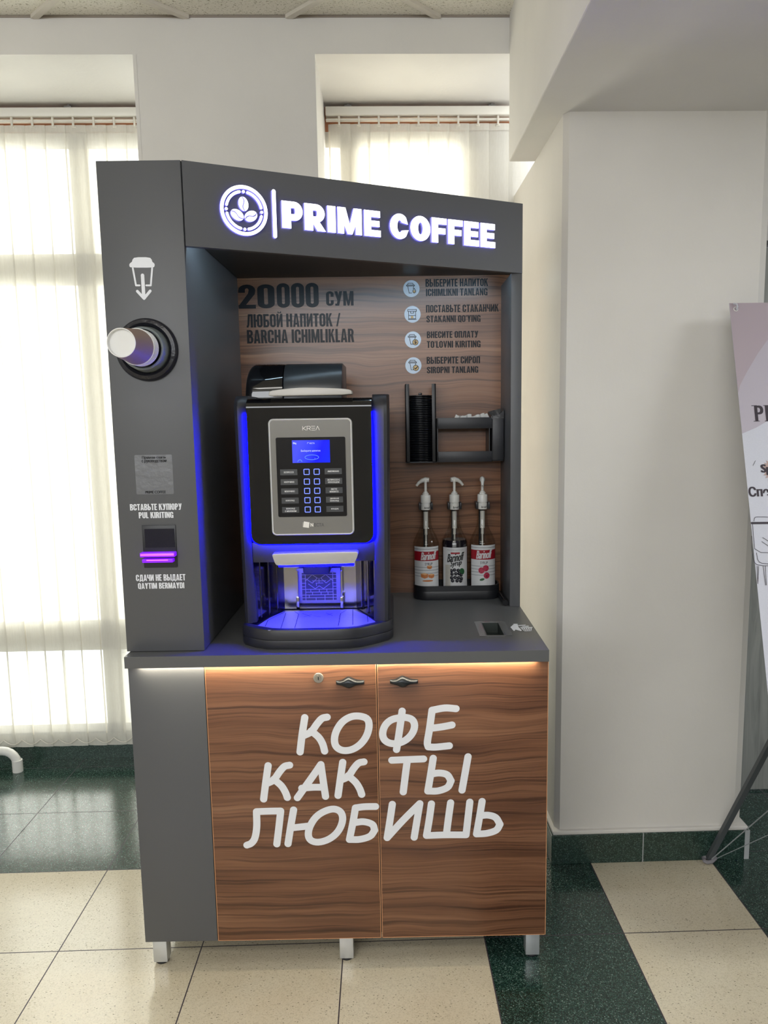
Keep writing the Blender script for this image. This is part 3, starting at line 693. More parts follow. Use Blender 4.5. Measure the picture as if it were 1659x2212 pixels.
def heavy(ch):
    """heavy grotesque letters as convex pieces in the unit square"""
    q = []
    def R(a, b, c, d): q.append([(a, c), (b, c), (b, d), (a, d)])
    def arc(cx, cy, ro, rvo, ri, rvi, a0, a1, n=14):
        for k in range(n):
            t0 = math.radians(a0+(a1-a0)*k/n); t1 = math.radians(a0+(a1-a0)*(k+1)/n)
            q.append([(cx+ri*math.cos(t0), cy+rvi*math.sin(t0)), (cx+ro*math.cos(t0), cy+rvo*math.sin(t0)), (cx+ro*math.cos(t1), cy+rvo*math.sin(t1)), (cx+ri*math.cos(t1), cy+rvi*math.sin(t1))])
    if ch == 'P': R(0,.43,0,1); R(.40,.62,.76,1); R(.40,.62,.30,.54); arc(.60,.65,.40,.35,.03,.11,-90,90)
    if ch == 'R': R(0,.40,0,1); R(.36,.58,.76,1); R(.36,.55,.32,.54); arc(.56,.66,.40,.34,.03,.10,-90,90); q.append([(.34,.34),(.66,.40),(1.0,0),(.60,0)]); q.append([(.36,.42),(.62,.50),(.72,.36),(.40,.30)])
    if ch == 'I': R(0,1,0,1)
    if ch == 'M': R(0,.26,0,1); R(.74,1,0,1); q.append([(.0,1),(.33,1),(.60,.0),(.40,.0)]); q.append([(.67,1),(1,1),(.60,.0),(.40,.0)])
    if ch == 'E': R(0,.42,0,1); R(.38,.97,.75,1); R(.38,.93,.385,.615); R(.38,1,0,.25)
    if ch == 'F': R(0,.43,0,1); R(.38,1,.75,1); R(.38,.92,.36,.60)
    if ch == 'O': arc(.5,.5,.5,.5,.115,.24,0,360,28)
    if ch == 'C': arc(.52,.5,.52,.5,.13,.24,52,308,24); q.append([(.60,.70),(.62,.66),(.97,.60),(.86,.88)]); q.append([(.60,.30),(.62,.34),(1.0,.38),(.86,.12)])
    return q
for ch, a, b in RANGES:
    mid = (a+b)/2; u0 = FH.px(a, 470)[0]; u1 = FH.px(b, 500)[0]; mb = MB(); v0, v1 = sb, st
    for pc in heavy(ch):
        P = [(u0+(u1-u0)*x, v0+(v1-v0)*y) for x, y in pc]
        mb.add([FH.P(u, v, 0.009) for u, v in P], [tuple(range(len(P)))], 0)
        for i in range(len(P)):
            A, B = P[i], P[(i+1) % len(P)]
            mb.add([FH.P(*A, 0.009), FH.P(*B, 0.009), FH.P(*B, 0.002), FH.P(*A, 0.002)], [(0, 1, 2, 3)], 1)
    obj('illuminated_letter', mb, [M_sign, M_signside], head, smooth=False, recalc=False)
def solid(mb, P, h0=0.002, h1=0.009):
    mb.add([FH.P(u, v, h1) for u, v in P], [tuple(range(len(P)))], 0)
    for i in range(len(P)):
        A, B = P[i], P[(i+1) % len(P)]; mb.add([FH.P(*A, h1), FH.P(*B, h1), FH.P(*B, h0), FH.P(*A, h0)], [(0, 1, 2, 3)], 1)
lc = FH.px(525.5, 456.5); lr = (FH.px(576.4, 470)[0]-FH.px(474.4, 445)[0])/2
lv = (FH.px(525, 402)[1]-FH.px(525, 511)[1])/2; lr = (lr+lv)/2
def ringseg(mb, r0, r1, a0, a1, n=10):
    for k in range(n):
        t0 = math.radians(a0+(a1-a0)*k/n); t1 = math.radians(a0+(a1-a0)*(k+1)/n)
        P = [(lc[0]+r*lr*math.cos(t), lc[1]+r*lr*math.sin(t)) for r, t in ((r0, t0), (r1, t0), (r1, t1), (r0, t1))]
        solid(mb, P)
mb = MB(); ringseg(mb, 0.86, 1.0, 0, 360, 48); obj('illuminated_ring', mb, [M_sign, M_signside], head, smooth=False, recalc=False)
mb = MB()
for k in range(4):
    ringseg(mb, 0.69, 0.80, 90*k+13, 90*k+77, 12)
    for e in (13, 77):
        t = math.radians(90*k+e); P = [(lc[0]+lr*(0.745*math.cos(t)+0.055*math.cos(q*PI/5)), lc[1]+lr*(0.745*math.sin(t)+0.055*math.sin(q*PI/5))) for q in range(10)]; solid(mb, P)
    t = math.radians(90*k); P = [(lc[0]+lr*(0.745*math.cos(t)+0.062*math.cos(q*PI/6)), lc[1]+lr*(0.745*math.sin(t)+0.062*math.sin(q*PI/6))) for q in range(12)]; solid(mb, P)
obj('illuminated_emblem', mb, [M_sign, M_signside], head, smooth=False, recalc=False)
for cx, cy, rot in ((-0.02, 0.26, 100), (-0.30, -0.20, -28), (0.28, -0.20, 208)):
    mb = MB(); A, B, g = 0.285, 0.205, 0.022; r_ = math.radians(rot)
    for sg in (1, -1):
        P = []
        for k in range(13):
            t = PI*k/12*sg; P.append((A*math.cos(t), B*math.sin(t)+0))
        for k in range(9):
            x = -A+2*A*k/8; P.append((x*0.96, 0.05*math.sin(x/A*PI)*-1+g*sg))
        P = [(p[0], p[1]) for p in P]
        Q = [(lc[0]+lr*(cx+x*math.cos(r_)-y*math.sin(r_)), lc[1]+lr*(cy+x*math.sin(r_)+y*math.cos(r_))) for x, y in P]
        solid(mb, Q)
    obj('illuminated_bean', mb, [M_sign, M_signside], head, smooth=False, recalc=False)
u0 = FH.px(586.5, 460)[0]; u1 = FH.px(594.5, 460)[0]; v1 = FH.px(589, 411)[1]; v0 = FH.px(593, 516)[1]
mb = MB(); solid(mb, rrect(u0, u1, v0, v1, (u1-u0)*0.49)); obj('illuminated_bar', mb, [M_sign, M_signside], head, smooth=False, recalc=False)

# heavy condensed capitals as convex pieces; cap height 1
def glyph(c):
    c = {'А': 'A', 'В': 'B', 'С': 'C', 'Е': 'E', 'Н': 'H', 'К': 'K', 'М': 'M', 'О': 'O', 'Р': 'P', 'Т': 'T', '0': 'O'}.get(c, c)
    q = []; W = 0.50; S = 0.195; T = 0.155; RT = 0.20
    def R(a, b, y0, y1): q.append([(a, y0), (b, y0), (b, y1), (a, y1)])
    def arc(cx, cy, rx, ry, tx, ty, a0, a1, n=8):
        ix, iy = max(0.001, rx-tx), max(0.001, ry-ty)
        for k in range(n):
            t0 = math.radians(a0+(a1-a0)*k/n); t1 = math.radians(a0+(a1-a0)*(k+1)/n)
            q.append([(cx+ix*math.cos(t0), cy+iy*math.sin(t0)), (cx+rx*math.cos(t0), cy+ry*math.sin(t0)), (cx+rx*math.cos(t1), cy+ry*math.sin(t1)), (cx+ix*math.cos(t1), cy+iy*math.sin(t1))])
    def bowl(x0, x1, y0, y1, t=T):
        r = min(0.215, (x1-x0)*0.9); R(x0, x1-r, y1-t, y1); R(x0, x1-r, y0, y0+t)
        arc(x1-r, (y0+y1)/2, r, (y1-y0)/2, S, t, -90, 90, 10)
    def ends(x0, x1, top=True, bot=True):
        if top: arc((x0+x1)/2, 1-RT, (x1-x0)/2, RT, S, T, 0, 180, 10)
        if bot: arc((x0+x1)/2, RT, (x1-x0)/2, RT, S, T, 180, 360, 10)
    def oval(x0, x1): ends(x0, x1); R(x0, x0+S, RT, 1-RT); R(x1-S, x1, RT, 1-RT)
    if c in ('I', 'Ӏ'): W = S; R(0, S, 0, 1)
    elif c == 'A': W = .54; q += [[(0, 0), (.19, 0), (.29, 1), (.16, 1)], [(.35, 0), (.54, 0), (.38, 1), (.25, 1)]]; R(.13, .41, .17, .32)
    elif c == 'B': R(0, S, 0, 1); bowl(S, .49, .52, 1, .14); bowl(S, .52, 0, .55, .14)
    elif c == 'C': ends(0, .5); R(0, S, RT, 1-RT); R(.5-S, .5, .62, 1-RT); R(.5-S, .5, RT, .38)
    elif c == 'G': ends(0, .5); R(0, S, RT, 1-RT); R(.5-S, .5, .64, 1-RT); R(.5-S, .5, 0, .50); R(.26, .5, .38, .50)
    elif c == 'D': R(0, S, 0, 1); R(S, .3, 1-T, 1); R(S, .3, 0, T); arc(.3, 1-RT, .21, RT, S, T, 0, 90); arc(.3, RT, .21, RT, S, T, 270, 360); R(.51-S, .51, RT, 1-RT); W = .51
    elif c == 'E': W = .40; R(0, S, 0, 1); R(S, .40, 1-T, 1); R(S, .38, .43, .57); R(S, .40, 0, T)
    elif c == 'H': R(0, S, 0, 1); R(.5-S, .5, 0, 1); R(S, .5-S, .43, .59)
    elif c == 'K': W = .52; R(0, S, 0, 1); q += [[(S, .42), (S, .62), (.31, 1), (.50, 1)], [(.20, .58), (.33, .70), (.54, 0), (.33, 0)]]
    elif c == 'L': W = .37; R(0, S, 0, 1); R(S, .37, 0, T)
    elif c == 'M': W = .68; R(0, .18, 0, 1); R(.50, .68, 0, 1); q += [[(.05, 1), (.23, 1), (.40, 0), (.28, 0)], [(.45, 1), (.63, 1), (.40, 0), (.28, 0)]]
    elif c == 'N': R(0, .17, 0, 1); R(.33, .5, 0, 1); q.append([(.0, 1), (.17, 1), (.5, 0), (.33, 0)])
    elif c == 'O': oval(0, .5)
    elif c == 'Q': oval(0, .5); q.append([(.27, .16), (.40, .22), (.54, -.06), (.38, -.06)])
    elif c == 'P': W = .48; R(0, S, 0, 1); bowl(S, .48, .40, 1)
    elif c == 'R': W = .50; R(0, S, 0, 1); bowl(S, .48, .45, 1, .14); q.append([(.22, .48), (.42, .52), (.51, 0), (.32, 0)])
    elif c == 'S': ends(0, .5); R(0, S, .62, 1-RT); R(.5-S, .5, .68, 1-RT); R(.5-S, .5, RT, .38); R(0, S, RT, .33); q.append([(0, .66), (S, .72), (.5, .34), (.5-S, .28)])
    elif c == 'T': W = .46; R(0, .46, 1-T, 1); R(.23-S/2, .23+S/2, 0, 1-T)
    elif c == 'U': ends(0, .5, top=False); R(0, S, RT, 1); R(.5-S, .5, RT, 1)
    elif c == 'V': W = .54; q += [[(.19, 0), (.32, 0), (.19, 1), (0, 1)], [(.22, 0), (.35, 0), (.54, 1), (.35, 1)]]
    elif c == 'Y': W = .52; R(.26-S/2, .26+S/2, 0, .42); q += [[(.26-S/2, .38), (.26+S/2, .38), (.20, 1), (0, 1)], [(.26-S/2, .38), (.26+S/2, .38), (.52, 1), (.32, 1)]]
    elif c == 'Б': R(0, S, 0, 1); R(S, .46, 1-T, 1); bowl(S, .51, 0, .58)
    elif c == 'Д': W = .60; R(.0, .13, -.14, .15); R(.47, .60, -.14, .15); R(.0, .60, 0, .15); R(.36, .54, .15, 1); R(.18, .54, 1-T, 1); q.append([(.06, .15), (.23, .15), (.32, 1), (.15, 1)])
    elif c == 'И' or c == 'Й':
        R(0, .17, 0, 1); R(.33, .5, 0, 1); q.append([(0, 0), (.17, 0), (.5, 1), (.33, 1)])
        if c == 'Й': R(.12, .38, 1.05, 1.11); R(.10, .19, 1.09, 1.17); R(.31, .40, 1.09, 1.17)
    elif c == 'Л': W = .53; R(.34, .53, 0, 1); R(.14, .53, 1-T, 1); q += [[(.05, .15), (.22, .15), (.31, 1), (.13, 1)], [(0, 0), (.14, 0), (.22, .17), (0, .16)]]
    elif c == 'П': R(0, S, 0, 1); R(.5-S, .5, 0, 1); R(S, .5-S, 1-T, 1)
    elif c == 'У': W = .52; q += [[(0, 1), (.20, 1), (.34, .36), (.20, .30)], [(.32, 1), (.52, 1), (.30, 0), (.12, 0)]]; R(.04, .22, 0, .15)
    elif c == 'Ч': R(.31, .5, 0, 1); R(0, S, .55, 1); arc(.2, .58, .2, .20, S, T, 180, 270); R(.19, .35, .38, .53)
    elif c == 'Ь': W = .48; R(0, S, 0, 1); bowl(S, .49, 0, .60)
    elif c == 'Ы': W = .76; R(0, S, 0, 1); bowl(S, .49, 0, .60); R(.76-S, .76, 0, 1)
    elif c == 'Ю': W = .76; R(0, S, 0, 1); R(S, .30, .43, .59); oval(.28, .76)
    elif c == '2': arc(.25, .76, .25, .24, S, T, 0, 180); R(0, S, .66, .76); q += [[(.305, .76), (.5, .76), (.48, .60), (.28, .62)], [(.28, .62), (.48, .60), (.21, .15), (0, .12)]]; R(0, .5, 0, .16)
    elif c == "'": W = .14; q.append([(.04, .68), (.10, .68), (.14, 1), (0, 1)])
    elif c == '/': W = .38; q.append([(0, 0), (.14, 0), (.38, 1), (.24, 1)])
    elif c == ' ': W = .20
    return W, q
def caps_text(mb, body, fr, x0, y0, x1, y1, h=0.0006, mi=0):
    a = fr.px(x0, y0); b = fr.px(x1, y1); gap = 0.055; x = 0; runs = []
    for ch in body:
        w, q = glyph(ch); runs.append((x, q)); x += w+gap
    x -= gap; su = (b[0]-a[0])/x; sv = a[1]-b[1]
    for x_, q in runs:
        for pc in q:
            hh = h+lay(mb)
            mb.add([fr.P(a[0]+(x_+u)*su, b[1]+v*sv, hh) for u, v in pc], [tuple(range(len(pc)))], mi)
        mb.lay = -1
# ---- lettering on the walnut back panel
FB = Frame((0, BY, 0), (1, 0, 0), (0, 0, 1))
def lettering(par, fr, body, x0, y0, x1, y1, m=M_black, name='lettering', **k):
    mb = MB()
    if body.upper() == body and name == 'lettering': caps_text(mb, body, fr, x0, y0, x1, y1)
    else: k.setdefault('off', 0.0); k.setdefault('fat', 0.02); text_px(mb, body, fr, x0, y0, x1, y1, **k)
    return obj(name, mb, m, par, smooth=False, recalc=False)
lettering(bk, FB, '20', 514, 615, 594, 666, off=0.02, fat=0.07)
lettering(bk, FB, '000', 597, 612, 689, 664, off=0.02, fat=0.085)
lettering(bk, FB, 'сум'.upper(), 704, 629.5, 764, 660, fat=0.10)
lettering(bk, FB, 'ЛЮБОЙ НАПИТОК /', 532, 679, 736, 705)
lettering(bk, FB, 'BARCHA ICHIMLIKLAR', 533, 713, 765, 739)
for body, x0, y0, x1, y1 in (('ВЫБЕРИТЕ НАПИТОК', 919, 603, 1054, 618), ('ICHIMLIKNI TANLANG', 920, 624, 1053, 638),
        ('ПОСТАВЬТЕ СТАКАНЧИК', 920, 659, 1077, 673), ("STAKANNI QO'YING", 921, 682, 1038, 695),
        ('ВНЕСИТЕ ОПЛАТУ', 922, 716, 1033, 729), ("TO'LOVNI KIRITING", 922, 737, 1038, 750),
        ('ВЫБЕРИТЕ СИРОП', 921.5, 771, 1037, 784.5), ('SIROPNI TANLANG', 922, 792.5, 1033, 805)):
    lettering(bk, FB, body, x0, y0, x1, y1)
M_icon = mat('pale_icon_disc', (0.62, 0.70, 0.80), 0.5); M_gold = mat('gold_icon', (0.62, 0.42, 0.18), 0.5)
for i, (cx, cy) in enumerate(((888.5, 623.5), (891, 679), (892, 734), (893, 789.5))):
    c = FB.px(cx, cy); r = 0.0268; k = r/57
    ic = obj('icon_sticker', (lambda m: (disc(m, FB, c[0], c[1], r, r, 0.0005, 0, 36), m)[1])(MB()), M_icon, bk, smooth=False, recalc=False)
    mb = MB(); T = lambda x, y: (c[0]+x*k, c[1]-y*k)
    sw = 3.6*k
    if i != 1:
        stroke(mb, FB, [T(*p) for p in [(-22,-36),(10,-36),(14,-28)]], sw, 0.0009); stroke(mb, FB, [T(*p) for p in [(-22,-36),(-26,-28)]], sw, 0.0009)
        stroke(mb, FB, [T(*p) for p in [(-33,-24),(22,-24)]], sw*1.2, 0.0009); stroke(mb, FB, [T(*p) for p in [(-33,-17),(22,-17),(22,-24)]], sw, 0.0009)
        stroke(mb, FB, [T(*p) for p in [(-33,-24),(-33,-17)]], sw, 0.0009)
        stroke(mb, FB, [T(*p) for p in [(-24,-15),(-16,30),(2,30)]], sw, 0.0009); stroke(mb, FB, [T(*p) for p in [(16,-15),(13,0)]], sw, 0.0009)
    else:
        for a in ([(-33,-32),(28,-32),(28,-20),(-33,-20),(-33,-32)], [(-27,-20),(-27,30),(22,30),(22,-20)], [(-30,35),(26,35)], [(-14,-20),(-14,-8),(9,-8),(9,-20)], [(-27,8),(22,8)]):
            stroke(mb, FB, [T(*p) for p in a], sw, 0.0009)
    if i == 0: stroke(mb, FB, [T(*p) for p in [(20,-3),(10,16),(12,26),(20,30),(28,26),(30,16),(20,-3)]], sw, 0.0011)
    if i >= 2:
        d2 = MB(); disc(d2, FB, *T(17, 17), 19*k, 19*k, 0.0010, 0, 24); obj('icon_badge', d2, M_gold, bk, smooth=False, recalc=False)
        stroke(mb, FB, [T(17+19*math.cos(a), 17+19*math.sin(a)) for a in [2*PI*q/24 for q in range(25)]], sw, 0.0013)
        if i == 2: text_fit(mb, '$', FB, (T(8, 0)[0], T(26, 0)[0], T(0, 30)[1], T(0, 4)[1]), off=0.02, h=0.0013)
        else: stroke(mb, FB, [T(*p) for p in [(8,18),(15,25),(28,9)]], sw*1.6, 0.0013)
    if i in (0, 1):
        d2 = MB()
        if i == 0: disc(d2, FB, *T(20, 20), 7*k, 9*k, 0.0009)
        else: d2.poly([FB.P(*T(*p), 0.0008) for p in [(-12,12),(6,12),(6,27),(-12,27)]])
        obj('icon_badge', d2, M_gold, bk, smooth=False, recalc=False)
    obj('icon_drawing', mb, M_black, bk, smooth=False, recalc=False)

# ---- payment column front
FC = Frame((0, CF, 0), (1, 0, 0), (0, 0, 1))
S1 = lambda p: FC.px(180+p[0]/3.318, 320+p[1]/3.318)
mb = MB()
lid = [(352,800),(368,782),(475,782),(492,800),(494,815),(512,828),(511,850),(498,857),(343,857),(330,848),(331,828),(350,815)]
mb.poly([FC.P(*S1(p), 0.0006) for p in smooth_pts(lid, 1, True)])
stroke(mb, FC, [S1(p) for p in [(355,860),(378,984),(404,984)]], 0.0044); stroke(mb, FC, [S1(p) for p in [(494,860),(484,984),(452,984)]], 0.0044)
stroke(mb, FC, [S1(p) for p in [(425,912),(434,1070)]], 0.0085); stroke(mb, FC, [S1(p) for p in [(388,1026),(436,1078),(480,1024)]], 0.0068)
obj('cup_pictogram', mb, M_white, col, smooth=False, recalc=False)
for body, x0, y0, x1, y1 in (('ВСТАВЬТЕ КУПЮРУ', 280.5, 1089, 393, 1101), ('PUL KIRITING', 299.5, 1106.5, 375, 1118.5), ('СДАЧИ НЕ ВЫДАЕТ', 293.5, 1241.5, 401, 1253.5), ('QAYTIM BERMAYDI', 298, 1259.5, 398.5, 1270.5)):
    lettering(col, FC, body, x0, y0, x1, y1, m=M_white)
c1, c2 = FC.px(290, 983), FC.px(376, 1067)
stk = obj('sticker', MB().prism(rrect(c1[0], c2[0], c2[1], c1[1], 0.003), 0, 0.0004, FC.P), mat('silver_film_sticker', (0.17, 0.175, 0.185), 0.33, 0.4, bump=0.35, bscale=60), col, smooth=False)
for body, x0, y0, x1, y1 in (('Прямая связь', 306.5, 985.5, 359, 992), ('с руководством', 306, 993.5, 360, 1000), ('PRIME COFFEE', 314, 1060.5, 358.5, 1065.5)):
    lettering(stk, FC, body, x0, y0, x1, y1, name='sticker_text', off=0.0, fat=0.03, h=0.0009)
# cup dispenser
cc = FC.px(319, 756); cx, cz = cc
cdp = obj('cup_dispenser', MB().lathe([(0.0765, 0), (0.0760, -0.010), (0.072, -0.016), (0.064, -0.018), (0.0575, -0.012), (0.0565, -0.002)], (cx, CF, cz), 'y', 48),
          mat('crinkled_black_film', (0.012, 0.012, 0.018), 0.26, bump=0.9, bscale=55), col)
obj('dispenser_tube', MB().lathe([(0.0565, -0.001), (0.0518, -0.044), (0.0500, -0.046), (0.0468, -0.045), (0.0455, -0.040), (0.0450, -0.0005)], (cx, CF, cz), 'y', 40), mat('grey_green_tube', (0.20, 0.225, 0.225), 0.4), cdp)
obj('dispenser_floor', MB().lathe([(0.0, -0.0012), (0.0456, -0.0012)], (cx, CF, cz), 'y', 32), M_bplastic, cdp)
# bill acceptor
S3 = lambda x, y: FC.px(240+x/3.95, 900+y/3.95)
a, b = S3(263, 928), S3(570, 1284)
ba = obj('bill_acceptor', MB().prism([(a[0], b[1]), (b[0], b[1]), (b[0], a[1]), (a[0], a[1])], 0, 0.003, FC.P, bev=0.0006), M_bplastic, col)
a, b = S3(287, 957), S3(549, 1112)
obj('display_window', MB().prism([(a[0], b[1]), (b[0], b[1]), (b[0], a[1]), (a[0], a[1])], 0.003, 0.0036, FC.P), mat('dark_blue_window', (0.01, 0.01, 0.02), 0.2), ba)
a, b = S3(268, 1150), S3(568, 1232); M_purple = mat('violet_lit_slot', (0.2, 0.02, 0.5), 0.2, emit=(0.20, 0.0, 1.0), es=0.75); M_pink = mat('pink_lit_lip', (0.5, 0.1, 0.6), 0.2, emit=(0.75, 0.12, 1.0), es=0.9)
w_ = b[0]-a[0]; h_ = a[1]-b[1]
obj('slot_mouth', MB().box(a[0], b[0], CF-0.024, CF-0.003, b[1]+h_*0.55, a[1], 0.002).box(a[0]+0.004, b[0]-0.006, CF-0.022, CF-0.003, b[1], b[1]+h_*0.35, 0.002), [M_purple], ba)
obj('slot_lip', MB().box(a[0]+0.002, b[0]-0.002, CF-0.0255, CF-0.022, a[1]-h_*0.30, a[1]-h_*0.12, 0.0006).box(a[0]+0.016, b[0]-0.018, CF-0.0235, CF-0.021, b[1]+h_*0.20, b[1]+h_*0.32, 0.0006), M_pink, ba)

# ---- paper cups sticking out of the dispenser
M_kraft = mat('kraft_paper', (0.30, 0.215, 0.17), 0.6, bump=0.2, bscale=300, var=0.08)
CUPS = [(-0.147, 'foremost brown paper cup in the dispenser, its round white base facing out'), (-0.1365, 'second brown paper cup in the dispenser, only its rim showing behind the foremost rim'),
        (-0.126, 'third paper cup in the dispenser, its rim between the second and the innermost'), (-0.1155, 'innermost paper cup in the dispenser, its rim nearest the grey tube')]
proto = None
for i, (y0, lab) in enumerate(CUPS):
    if proto is None:
        t = thing('paper_cup', lab, 'cup', (cx, y0, cz), 'paper cups in the dispenser'); proto = t
        obj('sleeve', MB().lathe([(0.0325, 0.0), (0.0328, 0.001), (0.0418, 0.104)], (cx, y0, cz), 'y', 40), M_kraft, t)
        obj('base', MB().lathe([(0.0, 0.008), (0.0298, 0.008), (0.0302, 0.0), (0.0308, -0.0012), (0.0326, -0.0008), (0.0327, 0.003)], (cx, y0, cz), 'y', 40), M_paper, t)
        obj('rim', MB().lathe([(0.0416+0.0022*math.cos(a), 0.104+0.0022*math.sin(a)) for a in [2*PI*k/8 for k in range(9)]], (cx, y0, cz), 'y', 40), M_paper, t)
    else:
        t = proto.copy(); C.objects.link(t); t.location = (cx, y0, cz); t['label'] = lab
        for chd in list(proto.children):
            c = chd.copy(); C.objects.link(c); c.parent = t

# ================================================================ COFFEE MACHINE
FM = lambda y: Frame((0, y, 0), (1, 0, 0), (0, 0, 1))
cm = thing('coffee_machine', 'black coffee vending machine with blue edge lights on the grey worktop', 'coffee machine', (0.485, 0.3, ZT))
X0, X1 = 0.2800, 0.6880; XI0, XI1 = 0.3155, 0.6440; YF = 0.120
# body
mb = MB().box(0.292, 0.676, 0.318, 0.55, 0.94, 1.548, 0.006)
mb.box(0.292, 0.676, 0.15, 0.33, 1.118, 1.548, 0.006)
obj('body', mb, M_bmatte, cm)
# side wings: plan shape rounded at the outer front corner; curved back at the top
def wing(xo, xi, name):
    s = 1 if xo < xi else -1
    mb = MB(); n = 9; zs = [0.955, 1.0, 1.1, 1.2, 1.35, 1.50]; prof = [(z, 0.0) for z in zs]
    for k in range(1, 7):
        a = PI/2*k/6; prof.append((1.515+0.045*math.sin(a), 0.045*(1-math.cos(a))))
    vs = []
    for z, dy in prof:
        tp = 0.012*max(0, (1.12-z)/0.17) if z < 1.12 else 0
        xi_ = xi - s*0.0 + s*0.006*max(0, min(1, (1.12-z)/0.1))
        xo_ = xo + s*0.006*max(0, (1.5-z)/0.55)
        ring = [(xo_, 0.30), (xo_, 0.148), (xo_+s*0.002, 0.128), (xo_+s*0.006, 0.1150), (xo_+s*0.014, 0.1090), (xi_-s*0.010, 0.1120), (xi_, 0.1195), (xi_, 0.30)]
        for x, y in ring: vs.append((x, y+dy*(1 if y < 0.2 else 0), z))
    m = 8; fs = []
    for i in range(len(prof)-1):
        for k in range(m): fs.append((i*m+k, i*m+(k+1) % m, (i+1)*m+(k+1) % m, (i+1)*m+k))
    fs.append(tuple(range(m))); fs.append(tuple((len(prof)-1)*m+k for k in range(m)))
    return obj(name, mb.add(vs, fs), M_bmatte, cm)
wing(X0, XI0, 'side_wing'); wing(X1, XI1, 'side_wing')
# gloss front panel
zb_, ztp = 1.1690, 1.545; g0, g1 = XI0+0.0025, XI1-0.0015; YP = 0.107
out = [(g0, 1.528), (g0, zb_+0.026)] + [(g0+0.026-0.026*math.cos(a), zb_+0.026-0.026*math.sin(a)) for a in (0.3, 0.6, 0.9, 1.2)] + [(g0+0.026, zb_), (g1-0.026, zb_)] + [(g1-0.026+0.026*math.sin(a), zb_+0.026-0.026*math.cos(a)) for a in (0.3, 0.6, 0.9, 1.2)] + [(g1, zb_+0.026), (g1, 1.528)]
mb = MB().prism(out, 0, 0.006, lambda u, v, h: (u, YP+h, v))
pr = [(YP, 1.528)] + [(YP+0.040*(1-math.cos(PI/2*k/12)), 1.528+0.024*math.sin(PI/2*k/12)) for k in range(1, 13)] + [(0.20, 1.552), (0.20, 1.528)]
mb.prism(pr, g0, g1, YZ)
fp = obj('front_panel', mb, M_bgloss, cm, smooth=False)
# glowing rims along panel sides and bottom, sloping back to the wings
def rimstrip(path_in, path_out, y0=YP+0.0005, y1=0.1195):
    mb = MB(); vs = [(x, y0, z) for x, z in path_in]+[(x, y1, z) for x, z in path_out]; n = len(path_in)
    return mb.add(vs, [(i, i+1, n+i+1, n+i) for i in range(n-1)])
path = [(g0, 1.515)] + out[1:-1] + [(g1, 1.515)]
o_ = []
for i, (x, z) in enumerate(path):
    cxm = (g0+g1)/2; right = x > cxm
    dx = 0.0115*max(0, (x-(g1-0.03))/0.03) if right else -0.0045*max(0, ((g0+0.03)-x)/0.03)
    dz = -0.0035 if z < zb_+0.02 else 0
    o_.append((x+dx, z+dz))
o_[0] = (g0-0.001, 1.515); o_[-1] = (g1+0.001, 1.515); o_.insert(-1, (g1+0.009, 1.47)); path.insert(-1, (g1, 1.47)); o_.insert(1, (g0-0.004, 1.47)); path.insert(1, (g0, 1.47))
obj('blue_edge_light', rimstrip(path, o_), M_blue, cm, recalc=False)
# control panel
a, b = FM(0.100).px(579, 905), FM(0.100).px(764, 1155)
bx0, bx1, bz0, bz1 = 0.3745, 0.5915, 1.1935, 1.4990
cp = obj('control_panel', MB().prism(rrect(bx0+0.003, bx1-0.003, bz0+0.003, bz1-0.003, 0.010), 0.1005, YP, XZ), M_greyp, cm)
mb = MB(); oo = rrect(bx0, bx1, bz0, bz1, 0.013, 6); ii = rrect(bx0+0.0042, bx1-0.0042, bz0+0.0042, bz1-0.0042, 0.009, 6); n = len(oo)
vs = [(x, 0.1010, z) for x, z in oo]+[(x, 0.0975, z) for x, z in [((p[0]+q[0])/2, (p[1]+q[1])/2) for p, q in zip(oo, ii)]]+[(x, 0.1003, z) for x, z in ii]+[(x, YP, z) for x, z in oo]
for r in ((0, 1), (1, 2), (3, 0)):
    mb.add([], []); 
fs = []
for r0, r1 in ((0, 1), (1, 2), (3, 0)):
    for k in range(n): fs.append((r0*n+k, r0*n+(k+1) % n, r1*n+(k+1) % n, r1*n+k))
obj('bezel', mb.add(vs, fs), M_chrome, cp)
FP = Frame((0, 0.1005, 0), (1, 0, 0), (0, 0, 1))
S5 = lambda x, y: FP.px(560+x/6.9125, 880+y/6.9125)
a, b = S5(245, 452), S5(1312, 1622); kx0, kx1, kz0, kz1 = a[0], b[0], b[1], a[1]
obj('key_field', MB().prism(rrect(kx0, kx1, kz0, kz1, 0.004), 0.0992, 0.1008, XZ), mat('black_key_field', (0.008, 0.008, 0.01), 0.14), cp)
FK = Frame((0, 0.0992, 0), (1, 0, 0), (0, 0, 1)); S5k = lambda x, y: FK.px(560+x/6.9125, 880+y/6.9125)
a, b = S5k(487, 492), S5k(1060, 822); sx0, sx1, sz0, sz1 = a[0], b[0], b[1], a[1]
def screen_mat():
    m = bpy.data.materials.new('blue_screen_glow'); m.use_nodes = True; nt = m.node_tree; b_ = nt.nodes['Principled BSDF']
    tc = nt.nodes.new('ShaderNodeTexCoord'); s_ = nt.nodes.new('ShaderNodeSeparateXYZ'); L(nt, tc.outputs['Generated'], s_.inputs[0])
    c = ramp(nt, math_n(nt, 'ADD', s_.outputs['X'], math_n(nt, 'MULTIPLY', s_.outputs['Z'], -0.25)), [(0.0, (0.07, 0.09, 0.95)), (0.35, (0.03, 0.05, 0.95)), (0.6, (0.003, 0.006, 1.0)), (1.0, (0.0, 0.02, 1.0))])
    L(nt, c, b_.inputs['Emission Color']); b_.inputs['Emission Strength'].default_value = 1.0; b_.inputs['Base Color'].default_value = (0, 0, 0.05, 1); b_.inputs['Roughness'].default_value = 0.15; return m
